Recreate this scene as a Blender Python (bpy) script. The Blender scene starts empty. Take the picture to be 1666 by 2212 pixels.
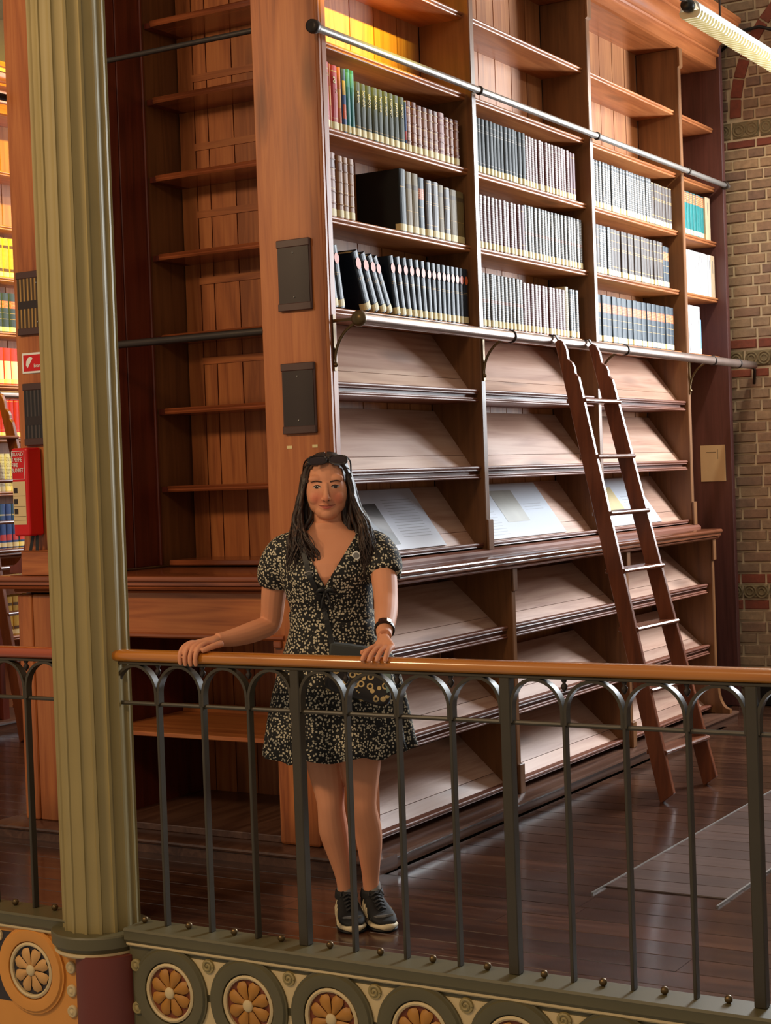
import bpy, bmesh, math, random
from mathutils import Vector, Matrix
random.seed(7)
SC = bpy.context.scene
COL = SC.collection
PI = math.pi

# ------------------------------------------------------------------ camera
YAW, PITCH, ROLL, FPX = 0.542907, -0.0209267, -0.0361692, 3589.31
CAM_H = 1.58
def cam_axes():
    f = Vector((-math.sin(YAW)*math.cos(PITCH), math.cos(YAW)*math.cos(PITCH), math.sin(PITCH)))
    r = Vector((math.cos(YAW), math.sin(YAW), 0)); u = r.cross(f)
    r2 = math.cos(ROLL)*r + math.sin(ROLL)*u; u2 = -math.sin(ROLL)*r + math.cos(ROLL)*u
    return r2, u2, f
_r, _u, _f = cam_axes()
cd = bpy.data.cameras.new('camera'); cam = bpy.data.objects.new('camera', cd); COL.objects.link(cam)
cd.sensor_fit = 'HORIZONTAL'; cd.sensor_width = 36.0; cd.lens = 36.0*FPX/1666.0; cd.clip_start = 0.1; cd.clip_end = 100
cam.matrix_world = Matrix(((_r.x, _u.x, -_f.x, 0), (_r.y, _u.y, -_f.y, 0), (_r.z, _u.z, -_f.z, CAM_H), (0, 0, 0, 1)))
SC.camera = cam

# ------------------------------------------------------------------ world, lights, exposure
w = bpy.data.worlds.new('world'); SC.world = w; w.use_nodes = True
bg = w.node_tree.nodes['Background']; bg.inputs[0].default_value = (1.0, 0.86, 0.70, 1); bg.inputs[1].default_value = 0.28
SC.view_settings.view_transform = 'Standard'; SC.view_settings.look = 'None'
SC.view_settings.exposure = 0.15; SC.view_settings.gamma = 1.0; SC.view_settings.use_curve_mapping = False

def light(name, kind, loc, energy, color, aim=None, **kw):
    l = bpy.data.lights.new(name, kind); l.energy = energy; l.color = color
    for k, v in kw.items(): setattr(l, k, v)
    o = bpy.data.objects.new(name, l); COL.objects.link(o); o.location = loc
    if aim is not None:
        d = Vector(aim) - Vector(loc); o.rotation_euler = d.to_track_quat('-Z', 'Y').to_euler()
    return o
# daylight behind the arched window of the right alcove and of the left alcove
light('window_daylight', 'AREA', (-1.85, 10.72, 2.95), 420, (0.87, 0.94, 1.0), aim=(-2.1, 5.0, 2.2), shape='RECTANGLE', size=0.95, size_y=2.2)
light('left_window_daylight', 'AREA', (-6.5, 10.72, 2.75), 120, (0.85, 0.93, 1.0), aim=(-6.9, 5.0, 2.2), shape='RECTANGLE', size=1.3, size_y=2.6)
# lamps of the hall on the camera's side
light('hall_lamp_near', 'POINT', (-2.5, 0.4, 4.3), 190, (1.0, 0.70, 0.40), shadow_soft_size=0.3)
light('hall_lamp_far', 'POINT', (-5.6, 0.9, 4.0), 330, (1.0, 0.72, 0.42), shadow_soft_size=0.3)
# yellow lamps above the alcoves
light('yellow_lamp', 'SPOT', (-2.1, 5.80, 4.36), 1150, (1.0, 0.83, 0.07), aim=(-3.95, 6.2, 3.80), spot_size=math.radians(40), spot_blend=0.8, shadow_soft_size=0.03)
light('left_yellow_lamp', 'SPOT', (-6.4, 6.9, 4.75), 900, (1.0, 0.84, 0.04), aim=(-8.1, 8.4, 3.6), spot_size=math.radians(75), spot_blend=0.7, shadow_soft_size=0.05)

# ------------------------------------------------------------------ mesh helpers
class MB:
    def __init__(s): s.v = []; s.f = []; s.m = []; s.cur = 0
    def add(s, vs, fs):
        o = len(s.v); s.v += [tuple(p) for p in vs]; s.f += [tuple(i+o for i in f) for f in fs]; s.m += [s.cur]*len(fs); return s
    def box(s, x0, x1, y0, y1, z0, z1):
        x0, x1 = min(x0, x1), max(x0, x1); y0, y1 = min(y0, y1), max(y0, y1); z0, z1 = min(z0, z1), max(z0, z1)
        return s.add([(x0,y0,z0),(x1,y0,z0),(x1,y1,z0),(x0,y1,z0),(x0,y0,z1),(x1,y0,z1),(x1,y1,z1),(x0,y1,z1)],
                     [(0,3,2,1),(4,5,6,7),(0,1,5,4),(1,2,6,5),(2,3,7,6),(3,0,4,7)])
    def prism(s, prof, axis, a, b):
        """closed 2-D profile extruded along axis; axis 'Y': prof=(x,z); 'X': prof=(y,z); 'Z': prof=(x,y)"""
        area = sum(prof[i][0]*prof[(i+1) % len(prof)][1]-prof[(i+1) % len(prof)][0]*prof[i][1] for i in range(len(prof)))
        if area < 0: prof = prof[::-1]
        def P(p, t):
            return {'Y': (p[0], t, p[1]), 'X': (t, p[0], p[1]), 'Z': (p[0], p[1], t)}[axis]
        n = len(prof); vs = [P(p, a) for p in prof]+[P(p, b) for p in prof]
        fs = [tuple(range(n))[::-1], tuple(range(n, 2*n))]+[(i, (i+1) % n, (i+1) % n+n, i+n) for i in range(n)]
        if axis == 'Y': fs = [f[::-1] for f in fs]
        return s.add(vs, fs)
    def tube(s, path, rad, seg=10, cap=True, up=(0, 0, 1), flat=1.0):
        path = [Vector(p) for p in path]; n = len(path); rs = rad if isinstance(rad, (list, tuple)) else [rad]*n
        vs = []; prevu = Vector(up)
        for i, p in enumerate(path):
            t = (path[min(i+1, n-1)]-path[max(i-1, 0)]).normalized()
            uu = prevu-t*prevu.dot(t)
            if uu.length < 1e-4: uu = t.orthogonal()
            uu.normalize(); vv = t.cross(uu); prevu = uu
            for k in range(seg):
                a = 2*PI*k/seg; vs.append(p+(uu*math.cos(a)*flat+vv*math.sin(a))*rs[i])
        fs = []
        for i in range(n-1):
            for k in range(seg):
                fs.append((i*seg+k, i*seg+(k+1) % seg, (i+1)*seg+(k+1) % seg, (i+1)*seg+k))
        if cap: fs += [tuple(range(seg))[::-1], tuple(range((n-1)*seg, n*seg))]
        return s.add(vs, fs)
    def ribbon(s, path, wv, tv):
        """rectangular bar swept along path; wv half-width vector, tv half thickness scalar in the plane normal to wv"""
        path = [Vector(p) for p in path]; wv = Vector(wv); n = len(path); vs = []
        for i, p in enumerate(path):
            t = (path[min(i+1, n-1)]-path[max(i-1, 0)]).normalized(); nn = t.cross(wv.normalized()).normalized()*tv
            vs += [p+wv+nn, p-wv+nn, p-wv-nn, p+wv-nn]
        fs = [(0,1,2,3), tuple((n-1)*4+k for k in (3,2,1,0))]
        for i in range(n-1):
            for k in range(4): fs.append((i*4+k, (i+1)*4+k, (i+1)*4+(k+1) % 4, i*4+(k+1) % 4))
        return s.add(vs, fs)
    def lathe(s, prof, c=(0, 0, 0), seg=20, axis='Z'):
        vs = []; n = len(prof)
        for r, h in prof:
            for k in range(seg):
                a = 2*PI*k/seg; x, y = r*math.cos(a), r*math.sin(a)
                vs.append({'Z': (c[0]+x, c[1]+y, c[2]+h), 'Y': (c[0]+x, c[1]+h, c[2]-y), 'X': (c[0]+h, c[1]+x, c[2]+y)}[axis])
        fs = []
        for i in range(n-1):
            for k in range(seg): fs.append((i*seg+k, i*seg+(k+1) % seg, (i+1)*seg+(k+1) % seg, (i+1)*seg+k))
        fs += [tuple(range(seg))[::-1], tuple(range((n-1)*seg, n*seg))]
        return s.add(vs, fs)
    def sphere(s, c, r, seg=12, rings=8):
        rr = r if isinstance(r, (tuple, list)) else (r, r, r)
        vs = [(c[0], c[1], c[2]-rr[2])]
        for i in range(1, rings):
            ph = PI*i/rings
            for k in range(seg):
                a = 2*PI*k/seg; vs.append((c[0]+rr[0]*math.sin(ph)*math.cos(a), c[1]+rr[1]*math.sin(ph)*math.sin(a), c[2]-rr[2]*math.cos(ph)))
        vs.append((c[0], c[1], c[2]+rr[2])); fs = []
        for k in range(seg):
            fs.append((0, 1+(k+1) % seg, 1+k)); L = 1+(rings-2)*seg
            fs.append((len(vs)-1, L+k, L+(k+1) % seg))
        for i in range(rings-2):
            for k in range(seg): a = 1+i*seg; fs.append((a+k, a+(k+1) % seg, a+seg+(k+1) % seg, a+seg+k))
        return s.add(vs, fs)
    def loft(s, rings, cap=True, closed=True):
        n = len(rings[0]); vs = [p for r in rings for p in r]; fs = []
        for i in range(len(rings)-1):
            for k in range(n if closed else n-1): fs.append((i*n+k, i*n+(k+1) % n, (i+1)*n+(k+1) % n, (i+1)*n+k))
        if cap: fs += [tuple(range(n))[::-1], tuple(range((len(rings)-1)*n, len(rings)*n))]
        return s.add(vs, fs)
    def mesh(s, name):
        me = bpy.data.meshes.new(name); me.from_pydata(s.v, [], s.f); me.polygons.foreach_set('material_index', s.m); me.update(); return me
    def build(s, name, mat, parent=None, smooth=False, bevel=0, local=False, label=None, seg=1):
        me = s.mesh(name); return link(name, me, mat, parent, smooth, bevel, local, label, seg)

def wloc(o):
    p = Vector((0, 0, 0))
    while o is not None: p += Vector(o.location); o = o.parent
    return p
def link(name, me, mat, parent=None, smooth=False, bevel=0, local=False, label=None, seg=1):
    mats = mat if isinstance(mat, (list, tuple)) else [mat]
    if len(me.materials) == 0:
        for m in mats: me.materials.append(m)
    o = bpy.data.objects.new(name, me); COL.objects.link(o)
    if parent is not None:
        o.parent = parent
        if not local:
            d = wloc(parent); me.transform(Matrix.Translation(-d))
    if smooth:
        me.polygons.foreach_set('use_smooth', [True]*len(me.polygons))
        if smooth is not True:
            me.set_sharp_from_angle(angle=smooth)
    if bevel:
        b = o.modifiers.new('bevel', 'BEVEL'); b.width = bevel; b.segments = seg; b.limit_method = 'ANGLE'
    if label: o['label'] = label
    return o
def thing(name, label, cat, loc=(0, 0, 0), rotz=0, group=None, kind=None):
    o = bpy.data.objects.new(name, None); COL.objects.link(o); o.location = loc; o.rotation_euler = (0, 0, rotz); o.empty_display_size = 0.1
    tag(o, label, cat, group, kind); return o
def tag(o, label, cat, group=None, kind=None):
    o['label'] = label; o['category'] = cat
    if group: o['group'] = group
    if kind: o['kind'] = kind
    return o
def text(name, s, size, mat, parent, loc, rot, align='CENTER', ext=0.0006, sx=1.0):
    c = bpy.data.curves.new(name, 'FONT'); c.body = s; c.size = size; c.align_x = align; c.align_y = 'CENTER'; c.extrude = ext; c.resolution_u = 3
    f = bpy.data.objects.new(name, c); COL.objects.link(f)
    me = bpy.data.meshes.new_from_object(f.evaluated_get(bpy.context.evaluated_depsgraph_get())); bpy.data.objects.remove(f); bpy.data.curves.remove(c)
    me.materials.clear(); me.materials.append(mat)
    o = bpy.data.objects.new(name, me); COL.objects.link(o); o.parent = parent; o.location = loc; o.rotation_euler = rot; o.scale = (sx, 1, 1); return o

# ------------------------------------------------------------------ materials
def srgb(r, g, b):
    f = lambda c: (c/255/12.92) if c/255 <= 0.04045 else ((c/255+0.055)/1.055)**2.4
    return (f(r), f(g), f(b), 1)
class NT:
    def __init__(s, name):
        s.mat = bpy.data.materials.new(name); s.mat.use_nodes = True; s.t = s.mat.node_tree; s.n = s.t.nodes
        s.bsdf = s.n['Principled BSDF']
    def node(s, typ, **kw):
        n = s.n.new(typ)
        for k, v in kw.items(): setattr(n, k, v)
        return n
    def lk(s, a, b): s.t.links.new(a, b)
    def val(s, sock, v):
        if hasattr(v, 'is_linked') or isinstance(v, bpy.types.NodeSocket): s.lk(v, sock)
        else: sock.default_value = v
    def math(s, op, a, b=0.0, clamp=False):
        n = s.node('ShaderNodeMath', operation=op, use_clamp=clamp); s.val(n.inputs[0], a); s.val(n.inputs[1], b); return n.outputs[0]
    def mix(s, fac, a, b, blend='MIX'):
        n = s.node('ShaderNodeMix', data_type='RGBA', blend_type=blend); s.val(n.inputs[0], fac); s.val(n.inputs[6], a); s.val(n.inputs[7], b); return n.outputs[2]
    def ramp(s, fac, stops, interp='LINEAR'):
        n = s.node('ShaderNodeValToRGB'); n.color_ramp.interpolation = interp; e = n.color_ramp.elements
        e[0].position, e[0].color = stops[0]; e[1].position, e[1].color = stops[-1]
        for p, c in stops[1:-1]:
            q = e.new(p); q.color = c
        s.lk(fac, n.inputs[0]); return n.outputs[0]
    def coords(s, world=False, scale=(1, 1, 1), rnd=True):
        if world: src = s.node('ShaderNodeNewGeometry').outputs['Position']
        else: src = s.node('ShaderNodeTexCoord').outputs['Object']
        m = s.node('ShaderNodeMapping'); m.inputs['Scale'].default_value = scale; s.lk(src, m.inputs['Vector']); v = m.outputs[0]
        if rnd:
            oi = s.node('ShaderNodeObjectInfo'); mm = s.math('MULTIPLY', oi.outputs['Random'], 37.0)
            c = s.node('ShaderNodeCombineXYZ'); s.lk(mm, c.inputs[0]); s.lk(mm, c.inputs[1]); s.lk(mm, c.inputs[2])
            a = s.node('ShaderNodeVectorMath', operation='ADD'); s.lk(v, a.inputs[0]); s.lk(c.outputs[0], a.inputs[1]); v = a.outputs[0]
        return v
    def noise(s, vec, scale, detail=3, rough=0.5, dist=0.0):
        n = s.node('ShaderNodeTexNoise'); s.lk(vec, n.inputs['Vector']); n.inputs['Scale'].default_value = scale; n.inputs['Detail'].default_value = detail
        n.inputs['Roughness'].default_value = rough; n.inputs['Distortion'].default_value = dist; return n.outputs['Fac']
    def set(s, **kw):
        for k, v in kw.items():
            s.val(s.bsdf.inputs[{'col': 'Base Color', 'rough': 'Roughness', 'metal': 'Metallic', 'coat': 'Coat Weight', 'coatr': 'Coat Roughness', 'spec': 'Specular IOR Level', 'sss': 'Subsurface Weight', 'sheen': 'Sheen Weight'}[k]], v)
        return s
    def bump(s, h, strength=0.2, dist=0.002):
        b = s.node('ShaderNodeBump'); b.inputs['Strength'].default_value = strength; b.inputs['Distance'].default_value = dist
        s.lk(h, b.inputs['Height']); s.lk(b.outputs[0], s.bsdf.inputs['Normal']); return s
def plain(name, col, rough=0.5, metal=0.0, coat=0.0, var=0.0):
    t = NT(name)
    if var:
        v = t.coords(rnd=True); n = t.noise(v, 6, 4)
        c = t.mix(n, tuple(x*(1-var) for x in col[:3])+(1,), tuple(min(1, x*(1+var)) for x in col[:3])+(1,)); t.set(col=c)
    else: t.set(col=col)
    t.set(rough=rough, metal=metal, coat=coat); return t.mat
def wood(name, dark, mid, lite, axis='Z', rough=0.42, coat=0.0, world=False, knots=0.5, sc=1.0, rndv=0.25):
    t = NT(name); k = {'X': (1.2, 26, 26), 'Y': (26, 1.2, 26), 'Z': (26, 26, 1.2)}[axis]
    v = t.coords(world, tuple(x*sc for x in k)); n1 = t.noise(v, 1.3, 5, 0.6, 1.2)
    k2 = {'X': (0.35, 4, 4), 'Y': (4, 0.35, 4), 'Z': (4, 4, 0.35)}[axis]
    v2 = t.coords(world, tuple(x*sc for x in k2)); n2 = t.noise(v2, 1.0, 2, 0.5, 0.8)
    rings = t.math('SINE', t.math('MULTIPLY', n2, 44.0)); rings = t.math('MULTIPLY_ADD', rings, 0.5); t.n[-1].inputs[2].default_value = 0.5
    g = t.math('ADD', t.math('MULTIPLY', n1, 0.8), t.math('MULTIPLY', rings, 0.2))
    c = t.ramp(g, [(0.15, dark), (0.5, mid), (0.85, lite)])
    if knots:
        k3 = {'X': (1.1, 4.2, 4.2), 'Y': (4.2, 1.1, 4.2), 'Z': (4.2, 4.2, 1.1)}[axis]
        v3 = t.coords(world, tuple(x*sc for x in k3)); vo = t.node('ShaderNodeTexVoronoi'); t.lk(v3, vo.inputs['Vector']); vo.inputs['Scale'].default_value = 1.0
        kn = t.ramp(vo.outputs['Distance'], [(0.07, (1, 1, 1, 1)), (0.19, (0, 0, 0, 1))])
        c = t.mix(t.math('MULTIPLY', kn, knots), c, tuple(x*0.35 for x in dark[:3])+(1,))
    oi = t.node('ShaderNodeObjectInfo'); r = t.math('MULTIPLY_ADD', oi.outputs['Random'], rndv); t.n[-1].inputs[2].default_value = 1-rndv/2
    h = t.node('ShaderNodeHueSaturation'); t.lk(r, h.inputs['Value']); t.lk(c, h.inputs['Color'])
    t.set(col=h.outputs[0], rough=rough, coat=coat, coatr=0.15); t.bump(g, 0.12, 0.002); return t.mat

M = {}
M['oak_z'] = wood('pine_upright', srgb(120, 58, 26), srgb(172, 98, 50), srgb(196, 122, 66), 'Z', 0.4)
M['oak_x'] = wood('pine_cross', srgb(120, 58, 26), srgb(172, 98, 50), srgb(196, 122, 66), 'X', 0.4)
M['oak_y'] = wood('pine_long', srgb(126, 66, 34), srgb(170, 104, 60), srgb(192, 128, 78), 'Y', 0.38)
M['back'] = wood('back_planks', srgb(130, 74, 40), srgb(168, 108, 62), srgb(188, 130, 80), 'Z', 0.5)
M['slant'] = wood('slanted_boards', srgb(150, 104, 84), srgb(186, 146, 124), srgb(200, 164, 144), 'Y', 0.42, knots=0.75, sc=0.8)
M['mould'] = wood('moulding', srgb(84, 44, 30), srgb(116, 66, 46), srgb(134, 82, 58), 'Y', 0.46, 0.0, knots=0)
M['mould_x'] = wood('moulding_cross', srgb(92, 44, 24), srgb(140, 74, 42), srgb(164, 92, 54), 'X', 0.25, 0.4, knots=0)
M['divider'] = wood('divider_boards', srgb(88, 54, 30), srgb(120, 78, 44), srgb(138, 92, 54), 'Z', 0.4, knots=0.2)
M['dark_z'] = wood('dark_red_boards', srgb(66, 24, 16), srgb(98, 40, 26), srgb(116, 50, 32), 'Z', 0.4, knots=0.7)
M['purple'] = wood('end_panel_wood', srgb(66, 36, 34), srgb(88, 50, 46), srgb(104, 62, 56), 'Z', 0.45, knots=0.3)
M['top'] = wood('worktop_wood', srgb(70, 36, 22), srgb(112, 62, 40), srgb(140, 84, 56), 'Y', 0.22, 0.5, knots=0)
M['ladder'] = wood('ladder_wood', srgb(74, 34, 18), srgb(112, 58, 32), srgb(132, 74, 44), 'Z', 0.35, 0.2, knots=0.1)
M['step'] = wood('plinth_wood', srgb(58, 36, 26), srgb(92, 62, 48), srgb(116, 84, 66), 'Y', 0.3, 0.3, knots=0)
M['plank'] = wood('floor_planks', srgb(36, 20, 13), srgb(66, 40, 27), srgb(96, 62, 44), 'X', 0.22, 0.5, world=True, knots=0, rndv=0.55)
M['hatch'] = wood('hatch_boards', srgb(70, 52, 46), srgb(86, 66, 58), srgb(98, 78, 70), 'X', 0.32, 0.2, world=True, knots=0, rndv=0.5)
M['handrail'] = wood('handrail_wood', srgb(140, 76, 20), srgb(182, 110, 36), srgb(200, 130, 48), 'X', 0.22, 0.6, knots=0)
M['handrail_red'] = wood('red_handrail_wood', srgb(120, 44, 18), srgb(160, 68, 30), srgb(180, 86, 40), 'X', 0.22, 0.6, knots=0)
M['black_gap'] = plain('dark_gap', srgb(28, 18, 14), 0.9)
M['iron'] = plain('painted_iron', srgb(62, 54, 40), 0.42, 0.15, var=0.2)
M['steel'] = plain('worn_steel_tube', srgb(150, 130, 120), 0.3, 0.75, var=0.35)
M['gun'] = plain('dark_iron', srgb(58, 48, 42), 0.4, 0.5, var=0.2)
M['brass'] = plain('brass_collar', srgb(104, 84, 54), 0.35, 0.7)
M['zinc'] = plain('grey_rod', srgb(150, 145, 140), 0.35, 0.6, var=0.15)
M['cream'] = plain('cream_paint', srgb(206, 184, 140), 0.6, var=0.12)
M['label'] = plain('cream_label', srgb(222, 204, 150), 0.6)
M['paper'] = plain('aged_paper', srgb(214, 188, 142), 0.8)
M['white'] = plain('white_paint', srgb(230, 228, 222), 0.5)
M['red'] = plain('red_enamel', srgb(205, 16, 20), 0.35)
M['black'] = plain('black_plastic', srgb(20, 19, 19), 0.45)
M['mould_c'] = wood('cornice_wood', srgb(120, 62, 30), srgb(158, 90, 48), srgb(178, 108, 62), 'Y', 0.33, 0.2, knots=0)
# ------------------------------------------------------------------ floor
def struct(name, mb, mat, label=None, **kw):
    o = mb.build(name, mat, **kw); o['kind'] = 'structure'
    if label: o['label'] = label
    return o
floor = struct('floor', MB().box(-11, 2.5, 4.565, 10.6, -0.30, -0.022), M['black_gap'], 'dark varnished plank floor of the gallery')
pm = MB()   # unit plank with a chamfered top edge
c = 0.012
pm.add([(0,0,0),(1,0,0),(1,1,0),(0,1,0),(0,0,.88),(1,0,.88),(1,1,.88),(0,1,.88),(.0003,.014,1),(.9997,.014,1),(.9997,.986,1),(.0003,.986,1)],
       [(0,3,2,1),(0,1,5,4),(1,2,6,5),(2,3,7,6),(3,0,4,7),(4,5,9,8),(5,6,10,9),(6,7,11,10),(7,4,8,11),(8,9,10,11)])
plank_me = pm.mesh('plank'); plank_me.materials.append(M['plank'])
hatch_me = plank_me.copy(); hatch_me.materials[0] = M['hatch']
def plank(x0, x1, y0, y1, z1=0.0, me=plank_me):
    o = bpy.data.objects.new('plank', me); COL.objects.link(o); o.parent = floor
    o.location = (x0, y0, -0.022); o.scale = (x1-x0, y1-y0, 0.022+z1)
def plank_row(x0, x1, y0, y1, z=0.0):
    x = x0
    while x < x1-0.01:
        L = random.uniform(1.3, 2.6); e = min(x+L, x1)
        if x1-e < 0.4: e = x1
        plank(x, e-0.0006, y0, y1, z); x = e
W = 0.148; y = 4.575
while y < 10.55:
    y1 = y+W-0.0025
    if y1 < 5.63: plank_row(-6.6, 0.6, y, y1)
    else:
        if 5.63 < y and y1 < 7.75:
            plank_row(-3.44, -2.57, y, y1); plank_row(-2.075, 0.6, y, y1)
            plank(-2.562, -2.083, y, y1, 0.006, hatch_me)
        else: plank_row(-3.44 if y1 < 9.7 else -3.7, 0.3, y, y1)
        plank_row(-7.9, -5.55, y, y1)
    y += W
for x in (-2.566, -2.079):
    b = MB().box(x-0.004, x+0.004, 5.64, 7.75, -0.02, 0.008).build('metal_strip', M['zinc'], floor)

# ------------------------------------------------------------------ back brick wall with window, ceiling
def brick_mat(name, cols, rough=0.85, rel=0.35):
    t = NT(name); v = t.coords(True, (1, 1, 1)); n = t.noise(v, 22, 5, 0.65); oi = t.node('ShaderNodeObjectInfo')
    base = t.ramp(oi.outputs['Random'], [(i/(len(cols)-1), c) for i, c in enumerate(cols)])
    c = t.mix(t.ramp(n, [(0.35, (0, 0, 0, 1)), (0.7, (1, 1, 1, 1))]), t.mix(0.35, base, (0.03, 0.022, 0.016, 1)), base)
    t.set(col=c, rough=rough); t.bump(n, rel, 0.006); return t.mat
M['brick'] = brick_mat('yellow_brick', [srgb(152, 122, 98), srgb(172, 142, 112), srgb(160, 124, 100), srgb(184, 152, 118), srgb(138, 108, 92)])
M['redbrick'] = brick_mat('red_brick', [srgb(146, 74, 54), srgb(160, 84, 60), srgb(128, 66, 52)])
M['relief'] = brick_mat('relief_tile', [srgb(132, 114, 82), srgb(146, 126, 90)])
M['mortar'] = plain('mortar', srgb(212, 190, 156), 0.95, var=0.15)
M['plaster'] = plain('plaster', srgb(205, 195, 178), 0.9)
wm = MB()
YW = 10.6
WIN = (-2.75, -1.15, 1.45, 4.3)   # window opening
LW = (-7.15, -5.85, 1.45, 4.3)
for a, b in ((-11, LW[0]), (LW[1], WIN[0]), (WIN[1], 2.5)): wm.box(a, b, YW+0.012, YW+0.4, -0.3, 5.6)
for q in (WIN, LW):
    wm.box(q[0], q[1], YW+0.012, YW+0.4, -0.3, q[2]); wm.box(q[0], q[1], YW+0.012, YW+0.4, q[3], 5.6)
wall = struct('wall_back', wm, M['mortar'], 'brick end wall with red courses beyond the bookcase')
bm_ = MB(); e = 0.06
bm_.add([(0,0,0),(1,0,0),(1,1,0),(0,1,0),(0,0,1),(1,0,1),(1,1,1),(0,1,1)], [(0,3,2,1),(4,5,6,7),(0,1,5,4),(1,2,6,5),(2,3,7,6),(3,0,4,7)])
def brick_mesh(mat, name):
    b = MB(); ex, ez = 0.025, 0.09
    b.add([(0,1,0),(1,1,0),(1,1,1),(0,1,1),(0,.35,0),(1,.35,0),(1,.35,1),(0,.35,1),(ex,0,ez),(1-ex,0,ez),(1-ex,0,1-ez),(ex,0,1-ez)],
          [(4,5,9,8),(5,6,10,9),(6,7,11,10),(7,4,8,11),(8,9,10,11),(0,1,5,4),(1,2,6,5),(2,3,7,6),(3,0,4,7)])
    me = b.mesh(name); me.materials.append(mat); return me
BM = {k: brick_mesh(M[k], 'brick') for k in ('brick', 'redbrick', 'relief')}
rest = MB(); restred = MB()
H = 0.0705
red_rows = {0.617: 1, 0.788: 1, 2.147: 1, 2.337: 1, 3.642: 1}
ARC = (-2.671, 3.857, 0.904)    # centre x, z and inner radius of the relieving arch
def arc_cut(x0, x1, z0, z1):
    """pieces of a course left free by the arch ring"""
    zm = (z0+z1)/2
    if zm < ARC_SPRING: return [(x0, x1)]
    out = [(x0, x1)]; dz = zm-ARC[1]; ro, ri = ARC[2]+0.083, ARC[2]-0.010
    if abs(dz) >= ro: return out
    xo = math.sqrt(ro*ro-dz*dz); xi = math.sqrt(ri*ri-dz*dz) if abs(dz) < ri else 0.0
    for a, b in ((ARC[0]-xo, ARC[0]-xi), (ARC[0]+xi, ARC[0]+xo)):
        nw = []
        for p, q in out:
            if q <= a or p >= b: nw.append((p, q))
            else:
                if a-p > 0.03: nw.append((p, a))
                if q-b > 0.03: nw.append((b, q))
        out = nw
    return out
ARC_SPRING = 3.83
def rows():
    z = 0.02; out = []
    fixed = [(0.617, 0.072, 'redbrick'), (0.689, 0.101, 'relief'), (0.790, 0.07, 'redbrick'), (2.147, 0.062, 'redbrick'), (2.214, 0.115, 'relief'), (2.334, 0.07, 'redbrick'), (3.642, 0.06, 'redbrick'), (3.705, 0.12, 'relief')]
    while z < 4.75:
        hit = [f for f in fixed if z-0.03 <= f[0] < z+H*0.6]
        if hit: f = hit[0]; out.append((f[0], f[1], f[2])); z = f[0]+f[1]; continue
        nxt = [f for f in fixed if f[0] > z]
        h = H
        if nxt:
            gap = nxt[0][0]-z; n = max(1, round(gap/H)); h = gap/n
        out.append((z, h, 'brick')); z += h
    return out
nb = 0
for i, (z, h, k) in enumerate(rows()):
    x = -3.95-0.06*(i % 2)-random.uniform(0, 0.03); j = i % 2
    while x < 2.3:
        L = random.uniform(0.165, 0.20) if j % 3 != 1 or k == 'relief' else random.uniform(0.11, 0.13)
        x1 = x+L
        zz0, zz1 = z+0.006, z+h-0.006
        hide = WIN[0]-0.01 < x1 and x < WIN[1]+0.01 and zz1 > WIN[2] and zz0 < WIN[3]
        for xa, xb in ([] if hide or x1 >= 2.3 else arc_cut(x, x1, zz0, zz1)):
            pr = random.uniform(0, 0.006)
            if xb > -3.74 and xa < -3.02 and zz1 > 0.1:
                o = bpy.data.objects.new({'brick': 'brick', 'redbrick': 'red_brick', 'relief': 'relief_tile'}[k], BM[k]); COL.objects.link(o); o.parent = wall
                o.location = (xa+0.007, YW-pr, zz0); o.scale = (xb-xa-0.014, 0.03, zz1-zz0); nb += 1
                if k == 'relief':
                    rb = MB()
                    for q in range(2):
                        cx = x+L*(0.27+0.46*q); cz = (zz0+zz1)/2
                        for rr in (0.040, 0.022): rb.tube([(cx+rr*math.cos(a*PI/7), YW-pr-0.001, cz+rr*math.sin(a*PI/7)) for a in range(15)], 0.0055, 6, False, up=(0, 1, 0))
                    r_ = rb.build('ornament', M['relief'], wall, True)
            else: (rest if k != 'redbrick' else restred).box(xa+0.005, xb-0.005, YW-pr, YW+0.02, zz0, zz1)
        x = x1; j += 1
# left part of the end wall: too far behind the left alcove to pick out more than a sliver
for i, (z, h, k) in enumerate(rows()):
    x = -10.5-0.12*(i % 2)
    while x < -4.1:
        x1 = x+0.232
        if not (LW[0]-0.01 < x1 and x < LW[1]+0.01 and z+h > LW[2] and z < LW[3]):
            (rest if k != 'redbrick' else restred).box(x+0.005, x1-0.005, YW-random.uniform(0, .006), YW+0.02, z+0.005, z+h-0.005)
        x = x1
o = rest.build('brick_mass', M['brick'], wall); o['kind'] = 'stuff'
o = restred.build('red_brick_mass', M['redbrick'], wall); o['kind'] = 'stuff'
# arch of red bricks
ang = PI-math.asin((ARC_SPRING+0.02-ARC[1])/ARC[2]) if ARC_SPRING > ARC[1]-ARC[2] else PI
end_ang = PI-ang; step = 0.125/ARC[2]
while ang-step > end_ang:
    a1 = ang-step*0.91; r0, r1 = ARC[2], ARC[2]+0.073
    vs = []
    for yy in (YW-0.004, YW+0.03):
        for a, r in ((ang, r0), (a1, r0), (a1, r1), (ang, r1)): vs.append((ARC[0]+r*math.cos(a), yy, ARC[1]+r*math.sin(a)))
    MB().add(vs, [(0,1,2,3),(7,6,5,4),(0,4,5,1),(1,5,6,2),(2,6,7,3),(3,7,4,0)]).build('arch_brick', M['redbrick'], wall, bevel=0.003); ang -= step
struct('ceiling', MB().box(-11, 2.5, 5.0, 11, 5.6, 5.75), M['plaster'], 'plain plaster ceiling above the alcoves')
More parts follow.
